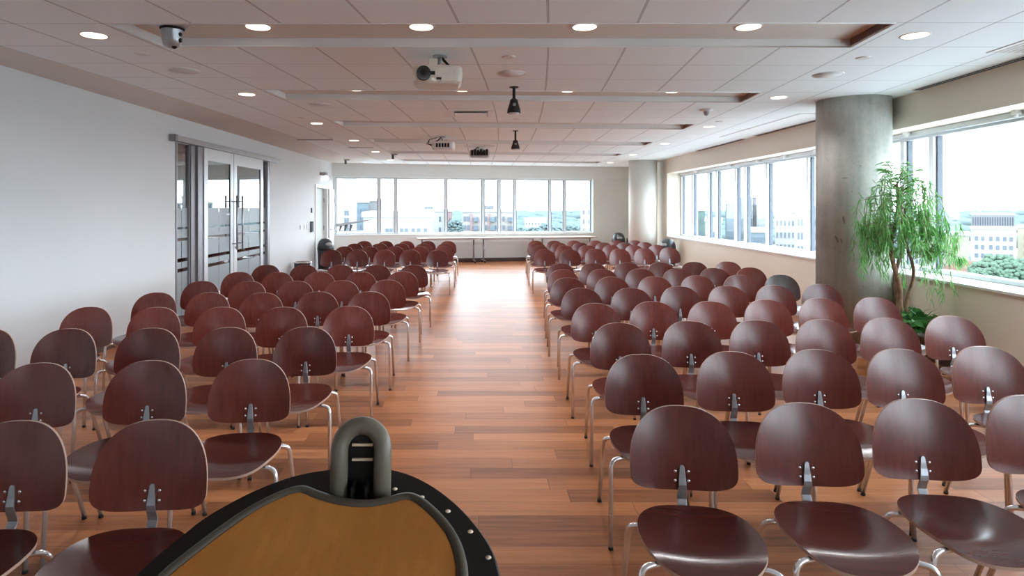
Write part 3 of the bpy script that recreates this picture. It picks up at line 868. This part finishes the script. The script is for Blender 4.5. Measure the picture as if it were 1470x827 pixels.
# each row lists the chairs from the aisle outwards: (x, y of the top of the backrest)
LEFT=[[(-1.235,2.37),(-1.756,2.36)],
 [(-1.21,3.32),(-1.74,3.29),(-2.29,3.24)],
 [(-1.167,4.22),(-1.69,4.2),(-2.2,4.18),(-2.74,4.16),(-3.27,4.15)],
 [(-1.06,5.11),(-1.585,5.06),(-2.086,5.06),(-2.61,5.05),(-3.165,5.07)],
 [(-1.05,5.99),(-1.54,5.98),(-2.05,5.91),(-2.56,5.93),(-3.06,5.93)],
 [(-1.02,6.96),(-1.51,6.90),(-2.01,6.86),(-2.52,6.84),(-3.04,6.86)],
 [(-.963,7.88),(-1.475,7.82),(-1.99,7.81),(-2.5,7.79),(-3.0,7.82)],
 [(-.92,8.79),(-1.43,8.79),(-1.94,8.79),(-2.45,8.79),(-2.98,8.79)]]
RIGHT=[[(.827,2.54),(1.348,2.575),(1.864,2.63),(2.38,2.68)],
 [(.903,3.43),(1.426,3.496),(1.931,3.547),(2.41,3.56),(2.946,3.627)],
 [(.99,4.367),(1.508,4.44),(2.0,4.475),(2.477,4.494),(2.988,4.565),(3.52,4.647)],
 [(.985,5.26),(1.5,5.36),(2.0,5.376),(2.522,5.47),(3.052,5.566),(3.565,5.61)],
 [(1.037,6.265),(1.53,6.265),(2.06,6.40),(2.562,6.44),(3.07,6.49),(3.6,6.58)],
 [(1.03,7.18),(1.55,7.27),(2.06,7.31),(2.587,7.40),(3.114,7.46),(3.625,7.50)],
 [(1.10,8.10),(1.618,8.18),(2.13,8.22),(2.62,8.24),(3.14,8.34),(3.654,8.41)],
 [(1.185,9.04),(1.664,9.06),(2.18,9.16),(2.675,9.19),(3.2,9.28),(3.72,9.34)]]
FLEFT=[[(-.78,11.86),(-1.30,11.92),(-1.79,11.92),(-2.31,11.92),(-2.8,11.92)],
 [(-.735,12.97),(-1.22,12.97),(-1.74,12.97),(-2.26,12.97),(-2.78,12.97)],
 [(-.75,14.0),(-1.23,14.0),(-1.74,14.0),(-2.22,14.0),(-2.77,14.0)],
 [(-.74,15.07),(-1.23,15.07),(-1.74,15.07),(-2.24,15.07),(-2.75,15.07)]]
FRIGHT=[[(1.273,12.06),(1.76,12.06),(2.29,12.26),(2.765,12.26),(3.28,12.39),(3.84,12.6)],
 [(1.295,13.2),(1.83,13.3),(2.32,13.35),(2.84,13.4),(3.33,13.42),(3.84,13.5)],
 [(1.34,14.25),(1.84,14.3),(2.33,14.3),(2.88,14.4),(3.37,14.45),(3.86,14.55)],
 [(1.385,15.2),(1.84,15.2),(2.33,15.25),(2.854,15.3),(3.37,15.3),(3.825,15.35)]]
for rows,sgn,side,far in ((LEFT,1,'glass-door side',0),(RIGHT,-1,'window side',0),(FLEFT,1,'glass-door side',1),(FRIGHT,-1,'window side',1)):
    for r,row in enumerate(rows):
        for j,(x,y) in enumerate(row):
            x*=1-.04/y
            rz=sgn*math.radians(5)+math.radians(rnd.uniform(-1.6,1.6))
            if far: lab='brown plywood chair, %s, %s row of the far block, %s'%(NUM[j],ORD[r],side); rz*=.6
            else: lab='brown plywood chair, %s, %s row from the lectern, %s'%(NUM[j],ORD[r],side)
            src=cdet if (not far and y<6.1) else cfar
            if (not far) and rows is RIGHT and r==5 and j==5:
                src=cdark; lab='darker grey-brown plywood chair, sixth from the aisle, near the concrete column'
            dx,dy=.335*math.sin(rz),-.335*math.cos(rz)
            put(x+dx,y+dy,rz,lab,src)

# ------------------------------------------------------------------ lectern
lec=thing('lectern','dark lectern with an orange-brown wood top and grey loop handle','lectern',(-.245,.95,0))
def lz(y,dz=0): return 1.085+.25*(y-1.25)+dz
RIM=[(-.016,.988),(-.017,1.012),(-.03,1.065),(-.057,1.112),(-.096,1.157),(-.118,1.172),(-.134,1.175),(-.15,1.171),(-.165,1.164),(-.205,1.153),(-.254,1.160),(-.301,1.179),(-.32,1.190),(-.337,1.195),(-.366,1.184),(-.412,1.146),(-.451,1.091),(-.487,1.03),(-.509,.988),(-.522,.90),(-.515,.82),(-.485,.75),(-.43,.71),(-.27,.70),(-.10,.71),(-.045,.75),(-.018,.82),(-.012,.90)]
COL=[(.037,.97),(.035,.99),(.027,1.036),(.004,1.084),(-.032,1.139),(-.077,1.188),(-.124,1.223),(-.17,1.243),(-.232,1.252),(-.294,1.243),(-.357,1.227),(-.412,1.192),(-.452,1.156),(-.49,1.112),(-.512,1.065),(-.530,1.03),(-.548,.98),(-.553,.90),(-.545,.80),(-.51,.72),(-.44,.675),(-.27,.665),(-.09,.675),(-.02,.72),(.02,.80),(.037,.90)]
COL=[(x*1.024,y*1.024) for x,y in COL]
def local(p): return (p[0]+.245,p[1]-.95,p[2])
def chaikin(poly,it=2):
    for _ in range(it):
        o=[]
        for i in range(len(poly)):
            a,b=poly[i],poly[(i+1)%len(poly)]
            o+=[(a[0]*.75+b[0]*.25,a[1]*.75+b[1]*.25),(a[0]*.25+b[0]*.75,a[1]*.25+b[1]*.75)]
        poly=o
    return poly
def inset(poly,d):
    n=len(poly); out=[]
    A=sum(poly[i][0]*poly[(i+1)%n][1]-poly[(i+1)%n][0]*poly[i][1] for i in range(n)); sg=1 if A>0 else -1
    for i in range(n):
        a,b=Vector(poly[i-1]),Vector(poly[(i+1)%n]); t=(b-a).normalized(); nrm=Vector((-t.y,t.x))*sg
        out.append((poly[i][0]+nrm.x*d,poly[i][1]+nrm.y*d))
    return out
rim=chaikin(RIM); col=chaikin(COL)
def loops(q,rings,cap_first=False,cap_last=False,smooth=True):
    n=len(rings[0]); vs=[p for r in rings for p in r]; fs=[];sm=[]
    for j in range(len(rings)-1):
        for i in range(n): fs.append((j*n+i,j*n+(i+1)%n,(j+1)*n+(i+1)%n,(j+1)*n+i)); sm.append(smooth)
    if cap_first: fs.append(tuple(range(n-1,-1,-1))); sm.append(False)
    if cap_last: fs.append(tuple((len(rings)-1)*n+i for i in range(n))); sm.append(False)
    q.add(vs,fs,0,sm)
def lift(poly,dz): return [local((x,y,lz(y,dz))) for x,y in poly]
wood=inset(rim,.019)
q=MB(); loops(q,[lift(wood,-.012),lift(wood,.0),lift(inset(wood,.002),.0015)],False,True,False); q.build('top_panel',M['lectern'],lec)
q=MB(); loops(q,[lift(inset(rim,.0185),-.004),lift(inset(rim,.018),.003),lift(inset(rim,.010),.005),lift(inset(rim,.003),.003),lift(rim,-.003),lift(rim,-.025)]); q.build('rim',M['rim'],lec)
q=MB(); ic=inset(col,.004)
loops(q,[lift(ic,-.020),lift(col,-.024),lift(col,-.036),lift(inset(col,.05),-.09),lift(inset(col,.12),-.13)],True,True,True); shell=q.build('shell',M['softblack'],lec)
for u,y in ((-.158,1.184),(-.105,1.162),(-.055,1.127),(-.014,1.079),(.016,1.024)):
    q=MB(); x2,y2=u*1.024,y*1.024; q.ball(local((x2,y2,lz(y2,-.020))),.0052,10,6,(1,1,.5)); q.build('rivet',M['slot'],shell)
q=MB()
hp=[]
for k in range(17):
    a=PI*k/16; hp.append((-.2255+.0415*math.cos(a),1.205+.012*math.sin(a),1.135+.042*math.sin(a)))
hp=[(-.184,1.192,1.03)]+hp+[(-.267,1.192,1.03)]
q.tube([local(p) for p in hp],.0170,14); hd=q.build('loop_handle',M['handle'],lec)
q=MB(); q.M=Matrix.Translation(local((-.2255,1.222,1.03))); q.box(-.04,.04,-.006,.006,0,.128); q.build('handle_panel',M['softblack'],hd,bevel=.003)
for z in (1.1125,1.141):
    q=MB(); q.M=Matrix.Translation(local((-.2245,1.214,z))); q.box(-.020,.020,-.003,.002,-.0022,.0022); q.build('slot_line',M['slot'],hd)
q=MB()
for x in (-.238,-.212): q.M=Matrix.Translation(local((x,1.19,1.055))); q.box(-.002,.002,-.012,.02,-.01,.02)
q.M=None; q.build('handle_rib',M['softblack'],hd)
q=MB(); q.lathe([(.13,.02),(.10,.06),(.085,.2),(.085,.80),(.14,.93)],32); q.build('column',M['softblack'],lec)
q=MB(); q.lathe([(.30,0),(.30,.015),(.26,.03),(.12,.04)],40); q.build('base',M['softblack'],lec)

# ------------------------------------------------------------------ potted weeping tree
PX,PY=4.19,6.22
pot=thing('planter','dark round planter behind the chairs by the concrete column','planter',(PX,PY,0))
q=MB(); q.lathe([(.19,0),(.20,.015),(.25,.36),(.262,.365),(.262,.40),(.235,.40),(.23,.33)],32); q.build('pot',M['pot'],pot)
q=MB(); q.lathe([(.001,.345),(.231,.342),(.231,.33)],28); q.build('soil',M['soil'],pot)
tree=thing('weeping_tree','tall weeping indoor tree with narrow green leaves beside the concrete column','plant',(PX,PY,.34))
q=MB()
def wig(p0,p1,n,amp,ph):
    out=[]
    for i in range(n+1):
        t=i/n; s=math.sin(t*PI)
        out.append((p0[0]+(p1[0]-p0[0])*t+amp*math.sin(t*9+ph)*s,p0[1]+(p1[1]-p0[1])*t+amp*math.cos(t*8+ph)*s,p0[2]+(p1[2]-p0[2])*t))
    return out
tops=[]
for k,(bx_,by_,tx,ty,tz,r0,ph) in enumerate(((-.06,0,-.04,0,1.50,.030,0),(.02,.03,.01,.02,1.42,.026,2),(.08,-.03,.03,-.02,1.28,.022,4))):
    pts=wig((bx_,by_,-.02),(tx,ty,tz),22,.06,ph)
    q.tube(pts,[r0*(1-.6*i/22) for i in range(23)],8)
    tops.append(pts)
q.build('trunk',M['bark'],tree)
lm=MB(); tw=MB()
rl=random.Random(21)
def leaf_at(p,d,L,wd):
    d=Vector(d).normalized(); sd=d.cross(Vector((rl.uniform(-1,1),rl.uniform(-1,1),rl.uniform(-.3,.3)))).normalized(); nn=d.cross(sd)
    p=Vector(p); b=.12*L
    pts=[p,p+d*L*.3+sd*wd+nn*b*.4,p+d*L*.3-sd*wd+nn*b*.4,p+d*L*.68+sd*wd*.8+nn*b*.5,p+d*L*.68-sd*wd*.8+nn*b*.5,p+d*L+Vector((0,0,-.12*L))]
    lm.add(pts,[(0,1,2),(1,3,4,2),(3,5,4)],0,True)
def ok(x,y):
    X,Y=PX+x,PY+y
    if (X-4.36)**2+(Y-7.30)**2<.43**2: return False
    return True
nb=0
while nb<88:
    src=rl.choice(tops); i0=rl.randint(13,22); s0=Vector(src[i0])
    ang=rl.uniform(0,2*PI); left=math.cos(ang)<0
    R_=rl.uniform(.13,.40)*(.98 if left else 1.05)
    ex,ey=s0.x+math.cos(ang)*R_, s0.y+math.sin(ang)*R_*.75
    apex=s0.z+rl.uniform(.04,.22)*(1 if R_<.32 else .7)
    if left: low=rl.uniform(.55,1.15); 
    else: low=rl.uniform(.40,1.15)
    if R_<.22: low=max(low,.85)
    wallx=4.62+.0757*(PY+ey-5.3)-PX
    if not ok(ex,ey): continue
    if ex>wallx-.05 and low<.70: low=.72
    nb+=1
    pts=[]; n=18
    mid=Vector((s0.x+(ex-s0.x)*.55,s0.y+(ey-s0.y)*.55,apex))
    for i in range(n+1):
        t=i/n
        if t<.4:
            u=t/.4; p=s0*(1-u)**2+mid*2*u*(1-u)+Vector((ex,ey,apex-.06))*u*u
        else:
            u=(t-.4)/.6; p=Vector((ex+.05*math.cos(ang)*u,ey+.05*math.sin(ang)*u,apex-.06+(low-apex+.06)*u))
        pts.append(p)
    tw.tube(pts,[.0035*(1-.7*i/n) for i in range(n+1)],5)
    for i in range(3,n+1):
        for _ in range(3 if i>4 else 2):
            p=pts[i]+Vector((rl.uniform(-.012,.012),rl.uniform(-.012,.012),rl.uniform(-.03,.03)))
            a2=rl.uniform(0,2*PI); h=rl.uniform(.15,.75)
            leaf_at(p,(math.cos(a2)*h,math.sin(a2)*h,-1 if i>6 else rl.uniform(-1,.5)),rl.uniform(.075,.125),rl.uniform(.0036,.0054))
for k in range(14):   # a few upright tip sprigs
    s0=Vector(rl.choice(tops)[22]); a=rl.uniform(0,2*PI)
    e=s0+Vector((math.cos(a)*.2,math.sin(a)*.15,rl.uniform(.08,.24)))
    pts=[s0+(e-s0)*(i/6)+Vector((0,0,.04*math.sin(i/6*PI))) for i in range(7)]
    tw.tube(pts,.0025,5)
    for p in pts[1:]:
        for _ in range(2):
            a2=rl.uniform(0,2*PI); leaf_at(p,(math.cos(a2),math.sin(a2),rl.uniform(-.4,.4)),rl.uniform(.07,.11),.0055)
tw.build('twigs',M['bark'],tree)
lm.build('foliage',M['willow'],tree)
bush=thing('low_leafy_plant','low bushy dark green plant in the planter at the tree foot','plant',(PX+.04,PY-.02,.34))
lm=MB(); st=MB()
for k in range(70):
    a=rl.uniform(0,2*PI); r=rl.uniform(.05,.30); h=rl.uniform(.02,.24)*(1.1-r*1.5)
    e=Vector((math.cos(a)*r,math.sin(a)*r,h)); s0=Vector((math.cos(a)*.05,math.sin(a)*.05,0))
    st.tube([s0,(s0+e)/2+Vector((0,0,.06)),e],.003,5)
    for _ in range(6):
        a2=rl.uniform(0,2*PI); d=Vector((math.cos(a2),math.sin(a2),rl.uniform(-.5,.4)))
        leaf_at(e+Vector((rl.uniform(-.03,.03),rl.uniform(-.03,.03),rl.uniform(-.02,.03))),d,rl.uniform(.06,.11),rl.uniform(.016,.026))
for k in range(22):
    a=rl.uniform(-.6,1.2); e=Vector((math.cos(a)*rl.uniform(.1,.28),math.sin(a)*.2,rl.uniform(.15,.28)))
    leaf_at((0.05,0,.03),e,e.length*1.1,.004)
st.build('stems',M['bushleaf'],bush); lm.build('foliage',M['bushleaf'],bush)

# ------------------------------------------------------------------ city outside
GZ=-42.0
EXT={}
def ext(name,col,var=.1):
    if name not in EXT:
        EXT[name]=plain('facade_'+name,tuple(c*.33 for c in col),.9,0,.0,var,.08)
    return EXT[name]
EW=ext('window_glass',(.24,.28,.33)); 
g=MB(); g.box(-1500,2500,-1500,2500,GZ-1,GZ)
tg=NT('hazy_ground'); n_=tg.noise(tg.pos(),.02,6,.65); n2_=tg.noise(tg.pos(),.15,4,.6)
f_=tg.math('ADD',tg.math('MULTIPLY',n_,.6),tg.math('MULTIPLY',n2_,.4))
gm=tg.done(tg.bsdf(tg.ramp(f_,[(.38,(.34,.36,.355)),(.5,(.41,.425,.42)),(.6,(.49,.50,.495))]),.9,0,.0))
struct(g.build('ground',gm))
def X_(u,D): return (u-687)/900*D
def Z_(v,D): return 1.6-(v-298)/900*D
def house(name,label,u0,u1,vt,D,depth,col,wins=None,roof=None,yaw=0,win_mat=None,cat='building'):
    """block whose front stands at distance D; wins=(columns as fractions, widths, first z drop, floor height, rows)"""
    xa,xb=X_(u0,D),X_(u1,D); zt=Z_(vt,D); th=math.atan2((xa+xb)/2,D); w_=(xb-xa)*math.cos(th)
    t=thing(name,label,cat,((xa+xb)/2,D,GZ),-th+math.radians(yaw)); H=zt-GZ
    q=MB(); q.box(-w_/2,w_/2,0,depth,0,H); q.build('wall',col,t)
    q=MB(); rc=roof or ext('roof_pale',(.62,.62,.62)); q.box(-w_/2-.2,w_/2+.2,-.2,depth+.2,H,H+.6); q.build('roof',rc,t)
    if wins:
        cols,ww,d0,fh,wh,rows=wins; src=None
        for r in range(rows):
            for c in cols:
                z=H-d0-r*fh-wh; x=-w_/2+c*w_
                if src is None:
                    q=MB(); q.box(-ww*w_/2,ww*w_/2,-.15,.05,0,wh); src=q.build('window',win_mat or EW,t); o=src
                else: o=src.copy(); C.objects.link(o)
                o.location=(x,0,z)
    return t
fr=lambda n,a=.08,b=.92:[a+(b-a)*i/(n-1) for i in range(n)]
wh_=ext('white',(.66,.66,.655)); gy=ext('grey',(.27,.31,.34)); bl=ext('bluegrey',(.24,.30,.34)); bg_=ext('beige',(.56,.51,.47)); pk=ext('pinkbrick',(.50,.36,.35)); tan=ext('tan',(.50,.44,.36)); gb=ext('greybeige',(.36,.355,.36))
# through the back windows
house('white_tower','tall pale tower through the back window beside the door corner',490,512,236,95,14,wh_,([.25,.42],.12,7.0,1.1,.7,4))
house('grey_apartment_block','grey-blue apartment block above the canopy through the back window',512,529,291,120,14,bl,(fr(3,.2,.8),.16,1.2,1.5,.8,3))
house('pale_office_block','pale blue-grey office block beside first mullion of the back window',529,548,289,135,16,gb,([.3,.6],.12,3,3,1,2))
house('white_hall','long low white building with flat roof through the back window',522,621,312,70,30,wh_,([.34,.40,.55,.62,.72,.80,.9],.045,1.25,2.4,.42,1))
house('slab_apartment_block','white slab apartment block behind the low white building',574,641,304,150,20,wh_,([.08,.16,.24,.32,.40,.48,.56,.64,.86],.045,1.2,2.6,1.1,6))
house('pink_gable_block','narrow pink brick block next to white slab block',641.5,649,304,149,18,pk,([.5],.2,1.5,2.6,1.0,5))
t=house('balcony_apartment_block','beige and pink apartment block with stacked dark balconies',663,738,304.5,140,18,bg_,([.06,.13,.46,.66,.80],.05,1.0,1.95,1.0,6))
xa,xb=X_(663,140),X_(738,140); H=Z_(304.5,140)-GZ; ww=(xb-xa)*math.cos(math.atan2((xa+xb)/2,140))
for c in (.27,.585,.93):
    for r in range(6):
        q=MB(); q.box(-.55,.55,-.9,0,0,.75); q.box(-.6,.6,-1.0,0,-.2,0); o=q.build('balcony',EW if c!=.585 else bl,t); o.location=(-ww/2+c*ww,0,H-1.9-r*1.95)
for c in (.18,.52,.70):
    q=MB(); q.box(-.32,.32,-.12,0,H-14,H-.4); o=q.build('brick_pier',pk,t); o.location=(-ww/2+c*ww,0,0)
house('low_white_terrace','low white terrace among trees in the distance',753,785,315.5,260,14,wh_,(fr(7),.05,1.2,2.2,.9,2))
house('distant_office','distant flat office on the wooded horizon, door side',609,622,297.2,620,20,gy,([.3,.7],.2,1.5,3,1.2,1))
house('distant_hospital','distant flat block on the wooded horizon above the balcony block',689,709,296,620,20,gb,(fr(4),.12,1.5,3,1.2,1))
house('white_balcony_tower','white tower with small dark windows at the end of back window',833.5,852,294.5,120,14,wh_,([.24,.68],.12,1.0,1.75,.8,7))
# canopy on the white roof
cp=thing('roof_canopy','curved brown-grey roof canopy on slanted props through the back window','canopy',(X_(510,68),67,0))
zc_=Z_(317,68); q=MB()
vs_=[];fs_=[]
for i in range(13):
    t_i=i/12; x=-1.75+3.5*t_i; z=zc_-.28+.42*t_i; th_=.34*(1-t_i)+.05
    vs_+=[(x,-1.2,z),(x,1.2,z),(x,1.2,z-th_*.9),(x,-1.2,z-th_*.9)]
for i in range(12):
    for k in range(4): fs_.append((i*4+k,i*4+(k+1)%4,(i+1)*4+(k+1)%4,(i+1)*4+k))
fs_+=[(3,2,1,0),(48,49,50,51)]
q.add(vs_,fs_); cm=ext('canopy',(.19,.165,.16)); q.build('canopy_roof',cm,cp)
zr=Z_(331,68)
for x in (-1.45,-.9,-.35):
    q=MB(); q.tube([(x-.02,0,zr),(x+.12,0,zc_-.4)],[.07,.16],8); q.build('prop',cm,cp)
q=MB(); q.box(-2.0,.9,-1.5,1.5,GZ,zr); q.build('terrace',wh_,cp)
# through the window wall
house('hazy_grey_tower','hazy grey slab tower with pale balconies through the window wall',1041,1056,293,170,16,bl,(fr(3,.25,.75),.10,2,3.4,1.2,8))
house('slim_grey_tower','slim grey tower behind a mullion of the window wall',1063,1071,285,206,14,gy,([.3,.7],.14,2,3.2,1.2,9))
house('stepped_beige_tower','tall beige tower beside the slim grey tower',1072,1086,284,185,16,gb,([.3,.7],.12,2,3.2,1.2,9))
house('grey_beige_block','grey-beige block with rows of dark windows through window wall',1086,1104,294,165,20,gb,(fr(4,.15,.85),.10,2,3.2,1.3,9))
house('low_bluegrey_block','low blue-grey block in front of the beige tower',1078,1103,334,105,12,bl,(fr(5),.09,.8,1.6,.7,4))
house('green_glass_block','small green-tinted block at the far end of the window wall',999,1012,303,160,14,ext('green',(.20,.28,.26)),([.3,.7],.15,2,3.2,1.2,7))
house('pale_far_block','pale hazy block at the far end of the window wall',1013,1036,318,120,14,wh_,([.5],.1,2,3,1.2,3))
house('white_apartment_grid','white apartment block with a grid of grey windows beside concrete column',1112,1142,306,120,20,wh_,(fr(5,.12,.88),.07,1.4,2.3,1.0,9))
house('white_apartment_wing','white apartment wing with paired dark windows beside concrete column',1142,1184,301,103,7,wh_,([.10,.22,.38,.50,.66,.78,.92],.06,1.6,2.2,1.1,9))
house('pale_distant_tower','distant pale tower above the white apartment blocks',1122,1134,297,400,20,gb,([.5],.3,2,3,1.4,3))
house('white_hotel','long white hotel with six columns of windows through the near window',1393,1458.6,329.5,140,8,wh_,([.13,.27,.45,.60,.75,.89],.075,1.6,1.92,.95,8))
house('yellow_end_block','pale yellow block at the end of the white hotel',1459.8,1540,328,143,8,ext('paleyellow',(.62,.56,.42)),(fr(6,.15,.9),.05,1.6,1.92,.95,8))
house('striped_office','office block with dark vertical fins above the white hotel',1394,1456,308.5,230,26,gb,(fr(17,.04,.96),.026,.8,5.2,3.8,1),win_mat=ext('fins',(.12,.13,.18)))
house('tan_brick_block','blank tan brick block beside the weeping tree',1352,1391,338,127,11,tan,None)
house('white_annex','white annex behind the weeping tree through the near window',1297,1350,330,172,24,wh_,(fr(7),.06,1.6,2.2,1.0,8))
hr=thing('red_roof_house','low house with red roof and white gables below the hotel','house',(X_(1392,95),92,GZ))
H=Z_(389,95)-GZ
q=MB(); q.box(-2.6,2.6,0,6,0,H); q.build('wall',wh_,hr)
q=MB(); q.add([(-2.8,-.2,H),(2.8,-.2,H),(2.8,6.2,H),(-2.8,6.2,H),(-1.4,3,H+1.5),(1.6,3,H+1.5)],[(0,1,5,4),(1,2,5),(2,3,4,5),(3,0,4),(3,2,1,0)]); q.build('roof',ext('redroof',(.36,.20,.17)),hr)
q=MB(); q.add([(-2.8,-.4,H),(1.0,-.4,H),(-.9,-.4,H+1.1),(-2.8,.2,H),(1.0,.2,H),(-.9,.2,H+1.1)],[(0,1,2),(5,4,3),(0,3,4,1),(1,4,5,2),(2,5,3,0)]); q.build('gable',wh_,hr)
# trees and wooded ridge
tm=leaf_mat('outdoor_leaves',(.06,.105,.07),(.088,.135,.096),(.12,.165,.128),0.0)
tm2=leaf_mat('haze_tinted_leaves',(.095,.128,.128),(.113,.146,.146),(.133,.167,.165),0.0)  # haze is put into this leaf colour: paler and bluer than the near trees
rt=random.Random(4)
def blob_tree(u,v,D,r,label,mat,name='leafy_tree'):
    x,z=X_(u,D),Z_(v,D)
    t=thing(name,label,'tree',(x,D,GZ),0,'trees outside')
    q=MB(); q.tube([(0,0,0),(0,0,z-GZ-r*.8)],r*.1,8); q.build('trunk',M['bark'],t)
    q=MB(); h=z-GZ-r
    for k in range(260):
        a=rt.uniform(0,2*PI); b=rt.uniform(-.7,1); rr=r*rt.uniform(.07,.16)
        w9=rt.uniform(.4,1)**.5*.82*math.sqrt(max(0,1-b*b*.85)); q.ball((math.cos(a)*r*w9,math.sin(a)*r*w9,h+b*r*.75),rr,8,5,(1,1,.8))
    o=q.build('crown',mat,t)
    d=o.modifiers.new('rough','DISPLACE'); tx=bpy.data.textures.get('clumps') or bpy.data.textures.new('clumps','CLOUDS'); tx.noise_scale=.6; d.texture=tx; d.strength=r*.14
for i,(u,v,D,r,lab) in enumerate(((1413,371,76,2.1,'leafy tree in front of the white hotel, beside red roof house'),(1432,360,92,3.0,'tallest leafy tree in front of the white hotel'),(1452,372,84,2.3,'leafy tree under the pale yellow block end'),(1478,366,106,3.8,'leafy tree at the frame edge below the yellow block'),(1404,385,70,1.1,'small leafy tree beside the red roof gable'))):
    blob_tree(u,v,D,r,lab,tm)
for i,(u,v,D,r,lab) in enumerate(((654,313,126,2.0,'leafy tree between pink gable block and balcony block'),(749,324,120,2.0,'leafy tree beside the balcony block, window end'),(768,323,170,3.2,'leafy tree below the low white terrace'),(800,322,160,3.0,'leafy tree beyond the last wide pane of the back window'),(822,320,150,3.0,'leafy tree beside the white balcony tower'),(784,318,210,3.4,'leafy tree behind the low white terrace end'))):
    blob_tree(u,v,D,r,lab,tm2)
q=MB(); rt2=random.Random(9)
for k in range(2200):
    D=rt2.uniform(300,950)
    u=rt2.uniform(540,900) if k%3 else rt2.uniform(960,1700)
    x=X_(u,D); r=rt2.uniform(2.2,5.5)*(.6+D/900)
    hz=GZ+(D-260)*.058+rt2.uniform(-2,3)
    q.ball((x,D,min(hz,-1-r)),r,7,5,(1.7,1.3,.75))
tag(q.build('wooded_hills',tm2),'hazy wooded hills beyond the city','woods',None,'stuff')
for vec_,nm in ():
    pass
scan()
